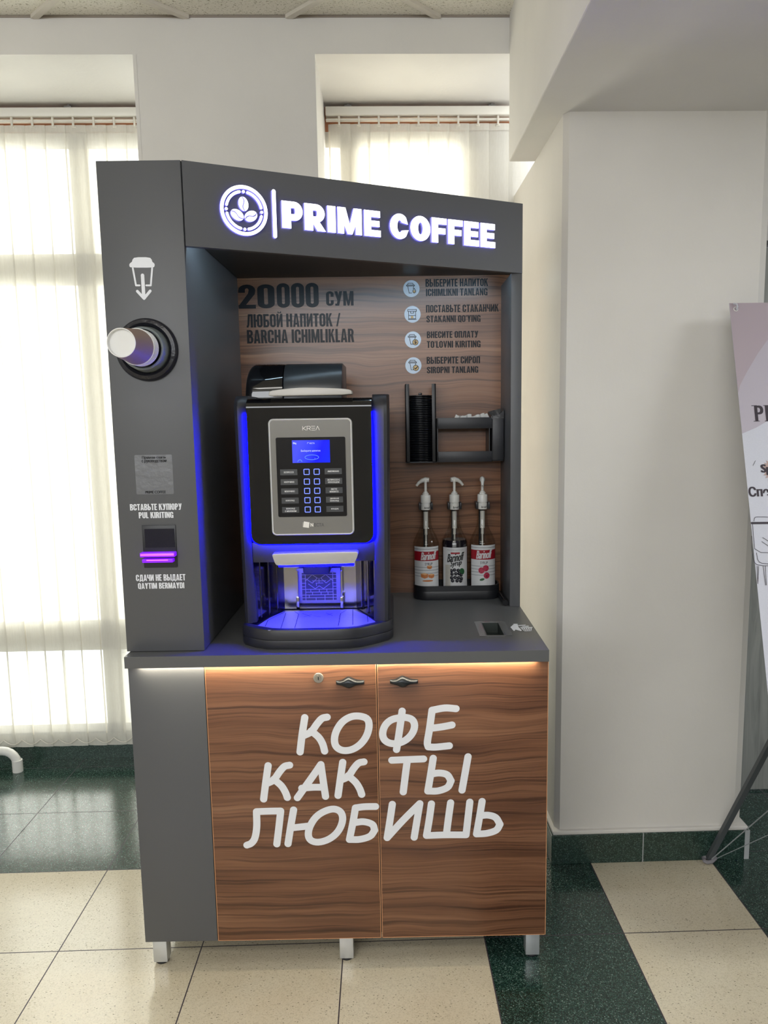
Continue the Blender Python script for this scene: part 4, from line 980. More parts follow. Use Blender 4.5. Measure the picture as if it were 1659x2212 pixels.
scr = obj('screen', MB().prism([(sx0, sz0), (sx1, sz0), (sx1, sz1), (sx0, sz1)], 0.0984, 0.0992, XZ), screen_mat(), cp, smooth=False)
FS = Frame((0, 0.0984, 0), (1, 0, 0), (0, 0, 1)); S5s = lambda x, y: FS.px(560+x/6.9125, 880+y/6.9125)
M_scw = mat('screen_white', (0.1, 0.1, 0.2), 0.4, emit=(0.55, 0.62, 1.0), es=1.0); M_scl = mat('screen_light_blue', (0.05, 0.1, 0.3), 0.4, emit=(0.07, 0.22, 1.0), es=1.0)
def box5(S, x0, y0, x1, y1): a, b = S(x0, y0), S(x1, y1); return (a[0], b[0], b[1], a[1])
mb = MB(); text_fit(mb, 'Выберите напиток', FS, box5(S5s, 622, 633, 915, 668), off=0.0, h=0.0003); text_fit(mb, 'NECTA', FS, box5(S5s, 748, 524, 828, 546), off=0.0, h=0.0003)
text_fit(mb, '0q', FS, box5(S5s, 502, 520, 552, 556), off=0.02, fat=0.03, h=0.0003); stroke(mb, FS, [S5s(715, 545), S5s(722, 524), S5s(738, 524)], 0.0006, 0.0003)
disc(mb, FS, *S5s(832, 760), 0.0007, 0.0006, 0.0005); obj('screen_text', mb, M_scw, cp, smooth=False, recalc=False)
mb = MB(); cxs = S5s(785, 745); 
stroke(mb, FS, [(cxs[0]+0.0178*math.cos(t), cxs[1]+0.0062*math.sin(t)) for t in [2*PI*k/32 for k in range(33)]], 0.0013, 0.0003, n=6)
stroke(mb, FS, smooth_pts([S5s(575, 812), S5s(590, 785), S5s(620, 780), S5s(640, 812)], 2), 0.0014, 0.0003, n=6)
obj('screen_cup', mb, M_scl, cp, smooth=False, recalc=False)
# keys and their name plates
M_key = mat('lit_key_outline', (0.1, 0.15, 0.6), 0.3, emit=(0.14, 0.20, 1.0), es=1.5); M_plate = mat('grey_name_plate', (0.055, 0.058, 0.062), 0.3)
rowy = [(965, 958), (1109, 1105), (1247, 1245), (1388, 1382), (1528, 1520)]
lab_l = ['ЭСПРЕССО', 'КАПУЧИНО', 'МОКАЧИНО', 'ШОКОЛАД', 'ШОКОЛАД|С МОЛОКОМ']; lab_r = ['АМЕРИКАНО', 'ЭСПРЕССО С|ШОКОЛАДОМ', 'ЛАТТЕ|МАКИАТО', 'ДВОЙНОЙ|ШОКОЛАД', 'ФУНДУК']
kxl = S5k(716, 1247)[0]; kxr = S5k(866, 1245)[0]
for i in range(5):
    zc = S5k(790, (rowy[i][0]+rowy[i][1])/2)[1]
    for kx in (kxl, kxr):
        mb = MB(); r0 = 0.0078; r1 = 0.0060
        oo = rrect(kx-r0, kx+r0, zc-r0, zc+r0, 0.0022, 3); ii = rrect(kx-r1, kx+r1, zc-r1, zc+r1, 0.0008, 3); n = len(oo)
        vs = [(x, 0.0984, z) for x, z in oo]+[(x, 0.0984, z) for x, z in ii]+[(x, 0.0992, z) for x, z in oo]
        mb.add(vs, [(k, (k+1) % n, n+(k+1) % n, n+k) for k in range(n)]+[(k, (k+1) % n, 2*n+(k+1) % n, 2*n+k) for k in range(n)])
        obj('key', mb, M_key, cp, smooth=False)
    for cxp, lab in ((455, lab_l[i]), (1118, lab_r[i])):
        pc = S5k(cxp+ (i-2)*2.5, rowy[2][0])[0]; pw, ph = 0.0263, 0.0077; zo = zc - (0.0004 if cxp < 700 else -0.0006)
        obj('name_plate', MB().prism([(pc-pw*0.85, zo-ph), (pc+pw*0.85, zo-ph), (pc+pw*0.85, zo+ph), (pc-pw*0.85, zo+ph)], 0.0985, 0.0992, XZ), M_plate, cp, smooth=False)
        mb = MB(); ls = lab.split('|')
        for q, t in enumerate(ls):
            hw = len(t)*0.00165; hh = 0.0022; zq = zo + (0.0 if len(ls) == 1 else (0.0032 if q == 0 else -0.0032))
            text_fit(mb, t, FS, (pc-hw, pc+hw, zq-hh, zq+hh), off=0.0, fat=0.04, h=0.0002)
        obj('name_text', mb, mat('white_print', (0.8, 0.8, 0.8), 0.5), cp, smooth=False, recalc=False)
FG = Frame((0, 0.1003, 0), (1, 0, 0), (0, 0, 1))
M_lp = mat('light_print', (0.85, 0.83, 0.78), 0.4, 0.2)
mb = MB(); bxk = box5(S5, 640, 283, 906, 338); u0, u1, v0, v1 = bxk; wq = (u1-u0)/4
G = lambda k, x, y: (u0+wq*(k+0.1+0.8*x), v0+(v1-v0)*y)
for s in ([(0, 0, 1), (0, 0, 0)], [(0, 1, 1), (0, .15, .5), (0, 1, 0)], [(1, 0, 0), (1, 0, 1), (1, .8, 1), (1, 1, .75), (1, .8, .45), (1, 0, .45)], [(1, .5, .45), (1, 1, 0)],
          [(2, 0, 1), (2, 1, 1)], [(2, 0, .5), (2, 1, .5)], [(2, 0, 0), (2, 1, 0)], [(3, 0, 0), (3, .5, 1), (3, 1, 0)]):
    stroke(mb, FG, [G(*p) for p in s], 0.0010, 0.0004, n=6)
obj('maker_mark', mb, M_lp, cp, smooth=False, recalc=False)
mb = MB(); text_fit(mb, 'N', FG, box5(S5, 765, 1727, 808, 1780), off=0.015, fat=0.03, h=0.0004)
mb.poly([FG.P(*S5(*p), 0.0004) for p in [(668,1702),(752,1716),(742,1800),(655,1788)]])
for k in range(5): stroke(mb, FG, [S5(648, 1722+k*14), S5(662, 1720+k*14)], 0.0006, 0.0004, n=6)
obj('maker_emblem', mb, M_lp, cp, smooth=False, recalc=False)
mb = MB(); text_fit(mb, 'ECTA', FG, box5(S5, 825, 1727, 970, 1778), off=0.0, h=0.0004); obj('maker_mark', mb, mat('dark_print', (0.06, 0.06, 0.06), 0.4), cp, smooth=False, recalc=False)
# silver top handle (crescent) and lower silver fascia
F12 = FM(0.112)
S4 = lambda p: F12.px(480+p[0]/4.1475, 760+p[1]/4.1475)
q = [S4(p) for p in smooth_pts([(415,378),(425,350),(520,336),(650,322),(780,319),(930,322),(1070,328),(1150,338),(1162,360),(1160,383),(800,390),(500,396),(418,398)], 1, True)]
obj('top_handle', MB().prism(q, 0.112, 0.17, XZ, bev=0.002), M_silver, cm)
F09 = FM(0.092); S6 = lambda p: F09.px(480+p[0]/4.1475, 1140+p[1]/4.1475)
q = [S6(p) for p in smooth_pts([(446,240),(470,232),(800,222),(1190,212),(1218,220),(1215,250),(1190,310),(1175,322),(800,332),(500,342),(475,330),(450,262)], 1, True)]
obj('lower_fascia', MB().prism(q, 0.092, 0.135, XZ, bev=0.002), M_silver, cm)
# hood between panel and cup bay
obj('hood', MB().box(XI0-0.001, XI1+0.001, 0.1235, 0.33, 1.118, 1.172, 0.002), M_bmatte, cm)
obj('bay_light', MB().box(0.388, 0.588, 0.108, 0.122, 1.1075, 1.1120), M_bluedim, cm)
# cup bay
bzt, bzb = 1.118, 0.952; bx_0, bx_1 = FM(0.125).px(549, 1280)[0], FM(0.125).px(820, 1280)[0]; YB = 0.300
rx0, rx1 = 0.372, 0.582
obj('bay_back', MB().box(rx0-0.004, rx1+0.004, YB, YB+0.004, bzb-0.005, bzt), M_steel, cm)
M_bayside = mat('dark_polished_side', (0.26, 0.25, 0.24), 0.12, 1.0)
for xa, xb, s in ((bx_0, rx0, 1), (bx_1, rx1, -1)):
    mb = MB(); mb.prism([(xa, 0.13), (xb, YB), (xb, YB+0.004), (xa-s*0.003, 0.13)], bzb-0.005, bzt, XY)
    for k in range(3):      # upright folds in the steel
        t = (k+0.7)/3.6; x = xa+(xb-xa)*t; y = 0.13+(YB-0.13)*t; mb.tube([(x, y, bzb), (x, y, bzt)], 0.0022, 8)
    obj('bay_side', mb, M_bayside, cm)
pa, pb = FM(0.272).px(640, 1228), FM(0.272).px(737, 1302)
pl = obj('spout_plate', MB().prism([(pa[0], pb[1]), (pb[0], pb[1]), (pb[0], pa[1]), (pa[0], pa[1])], 0.272, 0.278, XZ, bev=0.001), mat('frosted_grey_plate', (0.24, 0.22, 0.26), 0.4, 0.3), cm)
FL = FM(0.272); w_ = pb[0]-pa[0]; h_ = pa[1]-pb[1]
# ornamental fretwork: dark field with pale bars
mb = MB(); mb.poly([FL.P(pa[0]+w_*x, pb[1]+h_*y, 0.0003) for x, y in ((.12, .08), (.90, .08), (.90, .88), (.12, .88))]); obj('fretwork_field', mb, mat('fret_dark', (0.03, 0.03, 0.05), 0.4), pl, smooth=False, recalc=False)
mb = MB(); T = lambda x, y: (pa[0]+w_*(.12+.78*x), pb[1]+h_*(.08+.80*y)); bw = 0.0017
for s in ([(0,.92),(1,.92)], [(0,.1),(1,.1)], [(0,.2),(1,.2)], [(.1,.3),(.9,.3)], [(0,.4),(1,.4)], [(.1,0),(.1,1)], [(.9,0),(.9,1)], [(0,.62),(.12,.62)], [(.88,.62),(1,.62)], [(0,.78),(.1,.78)], [(.9,.78),(1,.78)],
          [(.1,.7),(.3,.92)], [(.3,.92),(.45,.8),(.3,.62),(.12,.78)], [(.9,.7),(.7,.92)], [(.7,.92),(.55,.8),(.7,.62),(.88,.78)], [(.18,.6),(.38,.42)], [(.82,.6),(.62,.42)], [(.38,.42),(.5,.52),(.62,.42)],
          [(.3,.7),(.7,.7)], [(.4,.62),(.62,.62)], [(.5,.62),(.5,.8)], [(.42,.52),(.42,.62)], [(.3,.2),(.3,.3)], [(.55,.2),(.55,.3)], [(.75,.2),(.75,.3)], [(.2,.1),(.2,.2)], [(.4,0),(.4,.1)], [(.66,0),(.66,.2)], [(.5,.3),(.5,.4)], [(.25,.3),(.25,.4)], [(.72,.3),(.72,.4)], [(0,.5),(.1,.5)], [(.9,.5),(1,.5)], [(0,1),(1,1)], [(0,0),(1,0)]):
    stroke(mb, FL, [T(*p) for p in s], bw, 0.0006, caps=False, n=6)
obj('fretwork', mb, mat('fret_pale', (0.28, 0.26, 0.31), 0.4, 0.3), pl, smooth=False, recalc=False)
obj('spout', MB().box(0.44, 0.515, 0.20, 0.29, 1.066, 1.118, 0.008), M_bplastic, cm)
for px in (643.5, 738.5):
    u, v = FM(0.262).px(px, 1296); obj('hinge_arm', MB().box(u-0.0045, u+0.0045, 0.258, 0.278, v-0.028, v+0.010, 0.002).box(u-0.0015, u+0.0015, 0.262, 0.27, v, v+0.085), M_steel, cm)
# base and drip tray
pl_ = [(0.2835, 0.44), (0.2835, 0.112), (0.290, 0.094), (0.322, 0.064), (0.3588, 0.0425), (0.385, 0.037), (0.45, 0.0345), (0.5333, 0.035), (0.575, 0.040), (0.6062, 0.0496), (0.645, 0.080), (0.678, 0.112), (0.6885, 0.135), (0.6900, 0.16), (0.6895, 0.44)]
def inset(P, d):
    c = Vector((0.487, 0.27)); return [(c.x+(p[0]-c.x)*(1-d), c.y+(p[1]-c.y)*(1-d)) for p in P]
mb = MB().prism(inset(pl_, 0.012), ZT, ZT+0.004, XY).prism(pl_, ZT+0.003, ZT+0.0255, XY, bev=0.0015).prism(inset(pl_, 0.012), ZT+0.025, ZT+0.028, XY)
obj('base', mb, M_bmatte, cm)
rim_o = pl_; rim_i = inset(pl_, 0.10)
mb = MB(); zt1 = ZT+0.057
lv_ = [(rim_o, ZT+0.0275), (rim_o, ZT+0.047), (inset(pl_, 0.012), ZT+0.0535), (inset(pl_, 0.05), zt1-0.001), (rim_i, ZT+0.053), (rim_i, ZT+0.044)]
vs = []; n = len(pl_)
for P, z in lv_: vs += [(x, y, z) for x, y in P]
fs = [(i*n+k, i*n+k+1, (i+1)*n+k+1, (i+1)*n+k) for i in range(len(lv_)-1) for k in range(n-1)]
fs.append(tuple((len(lv_)-1)*n+k for k in range(n)))
obj('drip_tray', mb.add(vs, fs), M_bmatte, cm)
tz = ZT+0.0535
tp_ = [on(2, tz, *p) for p in ((553, 1354), (583, 1334), (613, 1321), (760, 1316), (790, 1328), (813, 1344), (782, 1354), (700, 1359), (580, 1361))]
tp2 = [(p.x, p.y) for p in tp_]
gr = obj('tray_grille', MB().prism(tp2, tz-0.002, tz, XY), mat('brushed_tray_steel', (0.34, 0.34, 0.38), 0.5, 0.2, bump=0.3, bscale=50), cm, smooth=False)
FT = Frame((0, 0, tz), (1, 0, 0), (0, 1, 0)); mb = MB()
S6t = lambda x, y: FT.px(480+x/4.1475, 1140+y/4.1475)
for s in ([(525,905),(570,765)], [(650,900),(685,775),(650,752)], [(1040,880),(1060,770),(1110,740)], [(1170,870),(1170,735)], [(1305,845),(1300,790),(1220,738)], [(385,885),(410,830),(560,755)], [(720,770),(790,795)], [(730,800),(800,780)], [(820,790),(880,800)], [(930,765),(990,790)], [(940,785),(985,770)]):
    stroke(mb, FT, [S6t(*p) for p in s], 0.0016, 0.0004, n=6)
obj('tray_slots', mb, M_dark, gr, smooth=False, recalc=False)
# bean hopper: gloss block at left, matte rounded cover at right
def rolled(x0, x1, y0, y1, z0, z1, r, lean=0):
    n = 8; P = [(y1, z0), (y1, z1)]
    P += [(y0+r*(1-math.sin(PI/2*k/n)) , z1-r*(1-math.cos(PI/2*k/n))) for k in range(n+1)][0:1]
    P = [(y1, z0), (y1, z1)] + [(y0+r-r*math.sin(PI/2*k/n), z1-r+r*math.cos(PI/2*k/n)) for k in range(n+1)] + [(y0, z0)]
    return MB().prism(P, x0, x1, YZ, bev=0.004)
hp = obj('bean_hopper', rolled(0.390, 0.5560, 0.285, 0.50, 1.548, 1.656, 0.085), mat('matte_hopper', (0.022, 0.026, 0.030), 0.30), cm)
mb = MB(); n = 8; secs = [(0.283, 0.030, 0.010), (0.2845, 0.022, 0.006), (0.289, 0.013, 0.003), (0.296, 0.005, 0.001), (0.306, 0.0, 0.0), (0.3885, 0.0, 0.0)]; vs = []
for x, dz, dy in secs:
    P = [(0.50, 1.548), (0.50, 1.656-dz)] + [(0.283+dy+0.085*(1-math.sin(PI/2*k/n)), 1.656-dz-0.085*(1-math.cos(PI/2*k/n))) for k in range(n+1)] + [(0.283+dy, 1.548)]
    vs += [(x, y, z) for y, z in P]
m_ = n+4
mb.add(vs, [(i*m_+k, i*m_+(k+1) % m_, (i+1)*m_+(k+1) % m_, (i+1)*m_+k) for i in range(len(secs)-1) for k in range(m_)]+[tuple(range(m_)), tuple((len(secs)-1)*m_+k for k in range(m_))])
obj('hopper_lid', mb, M_bgloss, cm)

# ================================================================ SYRUP BOTTLES AND THEIR RACK
rack = thing('bottle_rack', 'black three-bottle rack standing on the worktop against the walnut back panel', 'rack', (0.9, 0.63, ZT))
tray = rrect(0.757, 1.043, 0.575, 0.690, 0.045, 6)
mb = MB().prism(tray, ZT, ZT+0.030, XY, bev=0.003)
tr_in = rrect(0.762, 1.038, 0.580, 0.685, 0.041, 6)
lvv = [(tray, ZT+0.029), (tray, ZT+0.047), (tr_in, ZT+0.047), (tr_in, ZT+0.0301)]; n = len(tray); vs = []
for P, z in lvv: vs += [(x, y, z) for x, y in P]
obj('tray', mb.add(vs, [(i*n+k, i*n+(k+1) % n, (i+1)*n+(k+1) % n, (i+1)*n+k) for i in range(3) for k in range(n)]), M_bplastic, rack)
BXS = (0.8005, 0.8955, 0.9885); BYC = 0.630; BZ = ZT+0.0305; zcl = FM(BYC).px(982, 1092)[1]
for x in BXS:
    obj('neck_clamp', MB().box(x-0.023, x-0.017, 0.612, 0.655, zcl-0.011, zcl+0.011, 0.001).box(x+0.017, x+0.023, 0.612, 0.655, zcl-0.011, zcl+0.011, 0.001).box(x-0.023, x+0.023, 0.652, 0.660, zcl-0.011, zcl+0.011, 0.001), M_bplastic, rack)
    obj('post', MB().box(x-0.007, x+0.007, 0.676, 0.684, BZ, zcl+0.011).box(x-0.007, x+0.007, 0.658, 0.684, zcl-0.008, zcl+0.008), M_bplastic, rack)
M_glass = glass_mat('clear_bottle_glass', (0.90, 0.90, 0.88), 0.03)
Z = lambda py: FM(BYC).px(982, py)[1]-BZ
zs_, zn, zc_, zp1, zp2, zp3 = Z(1163), Z(1112), Z(1098), Z(1086), Z(1068), Z(1040)
def bottle(i, x, label, liqc, liqtop, art):
    b = thing('syrup_bottle', label, 'bottle', (x, BYC, BZ), 'syrup bottles in the rack')
    c = (x, BYC, BZ); R = 0.0435
    prof = [(0.0, 0.0), (R-0.004, 0.0), (R, 0.004), (R, zs_-0.018)] + [(R-0.001, zs_-0.010), (R-0.004, zs_-0.002), (0.034, zs_+0.012), (0.024, zs_+0.030), (0.0185, zs_+0.045), (0.0155, zn-0.0), (0.0145, zc_)]
    obj('glass', MB().lathe(prof, c, 'z', 36), M_glass, b)
    if liqtop: obj('syrup', MB().lathe([(0.0, 0.004), (R-0.003, 0.004)] + [(min(R-0.003, rr), hh) for rr, hh in ((R, liqtop*0.95), (R-0.006 if liqtop > zs_-0.01 else R, liqtop))] + [(0.0, liqtop)], c, 'z', 32), mat('syrup_'+str(i), liqc, 0.12), b)
    pm = mat('white_pump_plastic', (0.72, 0.71, 0.67), 0.35)
    pump = obj('pump', MB().lathe([(0.0, zc_-0.003), (0.0158, zc_-0.003), (0.0162, zp1-0.001), (0.0140, zp1-0.0005), (0.0140, zp1+0.0015), (0.0166, zp1+0.002), (0.0166, zp2-0.003), (0.0152, zp2-0.0002), (0.0105, zp2), (0.0108, zp2+0.006), (0.0075, zp2+0.0065), (0.0072, zp2+0.0105), (0.0045, zp2+0.011), (0.0045, zp3+0.002)], c, 'z', 24)
               .lathe([(0.0078, zn-0.045), (0.0078, zc_-0.010)], c, 'z', 16).lathe([(0.0048, zn-0.065), (0.0048, zn-0.044), (0.0078, zn-0.0445)], c, 'z', 12)
               .lathe([(0.0, 0.01), (0.0028, 0.01), (0.0028, zn-0.064)], c, 'z', 8), pm, b)
    # spout head; each bottle's spout is turned its own way
    ang = (PI*1.0-0.15, 0.25, -PI/2-0.1)[i]; dx, dy = math.cos(ang), math.sin(ang); zt_ = BZ+zp3
    path = [(x-dx*0.012, BYC-dy*0.012, zt_+0.006), (x, BYC, zt_+0.007), (x+dx*0.012, BYC+dy*0.012, zt_+0.004), (x+dx*0.022, BYC+dy*0.022, zt_-0.003), (x+dx*0.030, BYC+dy*0.030, zt_-0.013)]
    obj('spout_head', MB().tube(path, [0.0075, 0.0088, 0.0070, 0.0052, 0.0042], 12).lathe([(0.0, 0.0), (0.0085, 0.0), (0.009, 0.006), (0.0, 0.010)], (x, BYC, zt_), 'z', 16), pm, b)
    # label wrapped round the glass
    def CY(u, v, h=0): 
        r = R+0.0006+h; a = -PI/2+u/R; return (x+r*math.cos(a), BYC+r*math.sin(a), BZ+v)
    lh0, lh1 = Z(1266), Z((1176, 1178.5, 1174.5)[i]); hw = 0.048
    def patch(mb, u0, u1, v0, v1, h=0, mi=0, n=16):
        vs = [CY(u0+(u1-u0)*k/n, v, h) for v in (v0, v1) for k in range(n+1)]
        mb.add(vs, [(k, k+1, n+2+k, n+1+k) for k in range(n)], mi)
    cm_ = [mat('label_white', (0.62, 0.63, 0.64), 0.45), mat('label_red', (0.30, 0.008, 0.018), 0.35), mat('label_ink', (0.012, 0.012, 0.014), 0.5), mat('label_grey', (0.30, 0.32, 0.34), 0.5),
           mat('caramel', (0.50, 0.17, 0.05), 0.4), mat('caramel_light', (0.70, 0.40, 0.20), 0.4), mat('raspberry', (0.42, 0.03, 0.07), 0.4), mat('raspberry_dark', (0.22, 0.01, 0.03), 0.4), mat('leaf_green', (0.02, 0.10, 0.035), 0.4), mat('berry_black', (0.012, 0.012, 0.02), 0.3), mat('info_sticker', (0.50, 0.48, 0.43), 0.5)]
    lab = MB(); patch(lab, -hw, hw, lh0, lh1); H = lh1-lh0
    lo_ = obj('label', lab, cm_, b, recalc=False)
    ar = MB(); h1, h2, h3 = 0.0003, 0.0005, 0.0007
    if art != 'currant':
        patch(ar, -hw, hw, lh1-H*0.33, lh1-H*0.11, h1, 1); patch(ar, -hw, hw, lh1-H*0.058, lh1-H*0.05, h1, 2)
        sh = 0.006 if art == 'caramel' else 0.0
        text_fit(ar, 'Barinoff', CY, (-0.026+sh, 0.029+sh, lh1-H*0.315, lh1-H*0.125), off=0.0, fat=0.03, shear=0.35, h=h2, mi=0, skew=0.05)
        text_fit(ar, 'SYRUP', CY, (-0.012+sh, 0.013+sh, lh1-H*0.435, lh1-H*0.37), off=0.005, h=h1, mi=2)
        for k in range(4): patch(ar, -hw, hw, lh0+H*(0.30+0.07*k), lh0+H*(0.315+0.07*k), h1, 3)
        stroke(ar, CY, [(-0.02, lh0+H*0.07), (0.02, lh0+H*0.075)], 0.0006, h1, 3, n=5)
    if art == 'caramel':
        def cube(u, v, s):
            def P(q, mi):
                g = []; m = 4
                for i_ in range(m+1):
                    for j_ in range(m+1):
                        a_, b_ = i_/m, j_/m; g.append(CY(*[(w0 + s*((1-a_)*((1-b_)*q[0][k]+b_*q[3][k])+a_*((1-b_)*q[1][k]+b_*q[2][k]))) for k, w0 in enumerate((u, v))], h2))
                ar.add(g, [(i_*(m+1)+j_, (i_+1)*(m+1)+j_, (i_+1)*(m+1)+j_+1, i_*(m+1)+j_+1) for i_ in range(m) for j_ in range(m)], mi)
            P([(-1, .5), (-.1, .8), (1, .5), (.1, .2)], 5); P([(-1, .5), (.1, .2), (.1, -.75), (-.9, -.4)], 4); P([(.1, .2), (1, .5), (.9, -.45), (.1, -.75)], 4)
        cube(0.009, lh0+H*0.52, 0.0085); cube(-0.008, lh0+H*0.32, 0.0125); cube(0.015, lh0+H*0.31, 0.0105)
        disc(ar, CY, 0.003, lh0+H*0.20, 0.018, 0.003, h1, 4)
    if art == 'raspberry':
        for u, v in ((-0.008, 0.42), (0.006, 0.47), (0.009, 0.30)):
            disc(ar, CY, u, lh0+H*v, 0.0100, 0.0105, h2, 6)
            for k in range(9): disc(ar, CY, u+0.0062*math.cos(k*0.7), lh0+H*v+0.0066*math.sin(k*0.7), 0.0018, 0.0018, h3, 7 if k % 2 else 6, 8)
        disc(ar, CY, 0.009, lh0+H*0.29, 0.0035, 0.0035, h3+0.0001, 7); disc(ar, CY, -0.006, lh0+H*0.21, 0.008, 0.004, h2, 8, rot=0.3)
    if art == 'currant':
        text_fit(ar, 'PROFESSIONAL', CY, (-0.028, 0.030, lh1-H*0.075, lh1-H*0.045), off=0.0, h=h1, mi=3)
        patch(ar, -0.016, 0.014, lh1-H*0.155, lh1-H*0.115, h1, 1)
        text_fit(ar, 'Barinoff', CY, (-0.029, 0.031, lh1-H*0.36, lh1-H*0.16), off=0.0, fat=0.03, shear=0.35, h=h1, mi=2, skew=0.12)
        text_fit(ar, 'Syrup', CY, (-0.018, 0.021, lh1-H*0.50, lh1-H*0.33), off=0.0, fat=0.03, shear=0.35, h=h1, mi=2, skew=0.15)
        rs = random.Random(3)
        disc(ar, CY, 0.022, lh0+H*0.42, 0.009, 0.011, h1, 8, rot=0.5)
        for k, (u, v) in enumerate(((-.014,.44),(-.004,.46),(.008,.45),(-.012,.36),(0,.37),(.011,.37),(.018,.33),(-.013,.27),(-.002,.28),(.009,.27),(.019,.24),(-.010,.20),(.004,.20),(.016,.19))):
            disc(ar, CY, u, lh0+H*v, 0.0058, 0.0060, h2+k*0.00002, 9, 14); disc(ar, CY, u+0.0012, lh0+H*v+0.0014, 0.0009, 0.0009, h3+0.0003, 0, 6)
        patch(ar, -0.036, -0.017, lh0, lh0+H*0.58, h3+0.0004, 10, 6)
        for k in range(13): stroke(ar, CY, [(-0.033, lh0+H*(0.05+0.038*k)), (-0.021-0.003*(k % 3), lh0+H*(0.05+0.038*k))], 0.0006, h3+0.0006, 3, n=4)
        stroke(ar, CY, [(-0.012, lh0+H*0.05), (0.02, lh0+H*0.055)], 0.0010, h1, 2, n=5)
    obj('label_print', ar, cm_, lo_, smooth=False, recalc=False)
    cp_ = MB(); text_fit(cp_, 'Barinoff', lambda u, v, h=0: (x+(0.0163+h)*math.cos(-PI/2+u/0.0163), BYC+(0.0163+h)*math.sin(-PI/2+u/0.0163), BZ+v), (-0.006, 0.014, (zp1+zc_)/2-0.008, (zp1+zc_)/2-0.001), off=0.01, shear=0.35, h=0.0003)
    obj('pump_print', cp_, M_black, pump, smooth=False, recalc=False)
    return b
bottle(0, BXS[0], 'left syrup bottle with caramel cubes on its label and a white pump', (0.10, 0.05, 0.02), 0.02, 'caramel')
bottle(1, BXS[1], 'middle syrup bottle full of dark syrup, blackcurrants on its label', (0.008, 0.006, 0.012), zs_-0.002, 'currant')
bottle(2, BXS[2], 'right syrup bottle with red raspberries on its label and a white pump', (0.10, 0.01, 0.015), 0.03, 'raspberry')

# ================================================================ LID HOLDER AND LIDS
LY0, LY1 = 0.600, BY-0.001; F62 = FM(LY0)
lx0, lx1 = F62.px(876, 915)[0], F62.px(942, 915)[0]; lz1 = F62.px(905, 829)[1]; lz0 = F62.px(905, 1000)[1]
lh = thing('lid_holder', 'tall black upright channel holding cup lids on the walnut back panel', 'holder', ((lx0+lx1)/2, LY1, lz0))
tw_ = 0.0035
obj('side_rail', MB().box(lx0, lx0+tw_, LY0, LY1, lz0, lz1, 0.0008).box(lx0, lx0+0.013, LY0, LY0+0.003, lz0, lz1, 0.0008), M_bplastic, lh)
obj('side_rail', MB().box(lx1-tw_, lx1, LY0, LY1, lz0, lz1, 0.0008).box(lx1-0.013, lx1, LY0, LY0+0.003, lz0, lz1, 0.0008), M_bplastic, lh)
obj('base', MB().box(lx0, lx1, LY0, LY1, lz0, lz0+0.003), M_bplastic, lh)
M_lid = mat('shiny_black_lid', (0.010, 0.011, 0.015), 0.22)
lr_ = (lx1-lx0)/2-tw_-0.0008; lcx, lcy = (lx0+lx1)/2, LY0+0.0035+lr_
ztop_l = F62.px(905, 848)[1]; nl = 38; stp = (ztop_l-0.006-(lz0+0.003))/nl; proto = None
for k in range(nl):
    zq = lz0+0.0032+k*stp
    if k == 0: lab = 'lowest shiny black cup lid, resting on the foot of the lid holder'
    elif k == nl-1: lab = 'topmost black cup lid of the stack, its little tab showing'
    else: lab = 'thin black plastic cup lid within the tall stack in the channel'
    if proto is None:
        proto = obj('cup_lid', MB().lathe([(0.0, 0.0045), (lr_*0.80, 0.0045), (lr_*0.86, 0.0035), (lr_*0.93, 0.0035), (lr_, 0.0022), (lr_, 0.0002), (lr_*0.95, 0.0)], (lcx, lcy, zq), 'z', 28), M_lid, None, origin=(lcx, lcy, zq))
        o = proto
    else:
        o = proto.copy(); C.objects.link(o); o.location = (lcx, lcy, zq); o.rotation_euler.z = k*1.3; o.rotation_euler.x = 0.012*math.sin(k*2.2); o.rotation_euler.y = 0.010*math.sin(k*1.4)
    tag(o, lab, 'lid', 'black cup lids stacked in the holder')
WPOS[o.name] = Vector(o.location)
o.rotation_euler = (0, 0, 0)
obj('sip_tab', MB().box(lcx-0.006, lcx+0.006, lcy-lr_*0.5, lcy-lr_*0.5+0.004, zq+0.004, zq+0.0115, 0.002), M_lid, o)
# ================================================================ SACHET HOLDER
F60 = FM(0.602)
nx0, nx1 = F60.px(944, 915)[0], 1.0568
z_top = F60.px(1000, 902)[1]; z_b1 = F60.px(1000, 926)[1]; z_b2 = F60.px(1000, 975)[1]; z_bot = F60.px(1000, 998)[1]; ux = F60.px(1063, 950)[0]
nh = thing('sachet_holder', 'black open-front wall holder with two crossbars beside the lid channel', 'holder', ((nx0+nx1)/2, LY1, z_bot))
obj('crossbar', MB().box(nx0, ux, 0.602, 0.606, z_b1, z_top, 0.001), M_bmatte, nh)
obj('crossbar', MB().box(nx0, ux, 0.602, 0.606, z_bot, z_b2, 0.001), M_bmatte, nh)
obj('shelf', MB().box(nx0, ux, 0.604, LY1, z_bot, z_bot+0.003).box(nx0, ux, 0.655, LY1, z_b1, z_b1+0.003), M_bplastic, nh)
obj('end_plate', MB().box(nx0, nx0+0.003, 0.602, LY1, z_bot, z_top-0.002), M_bplastic, nh)
obj('end_plate', MB().box(ux-0.010, ux-0.007, 0.603, LY1, z_bot, z_top-0.002), M_bplastic, nh)
obj('bin_pocket', MB().box(ux, nx1-0.003, 0.600, 0.603, z_bot+0.002, z_top+0.004, 0.001).box(ux, ux+0.002, 0.600, LY1, z_bot+0.002, z_top+0.006).box(nx1-0.005, nx1-0.003, 0.600, LY1, z_bot+0.002, z_top+0.012).box(ux, nx1-0.003, 0.600, LY1, z_bot+0.002, z_bot+0.005), M_bmatte, nh)
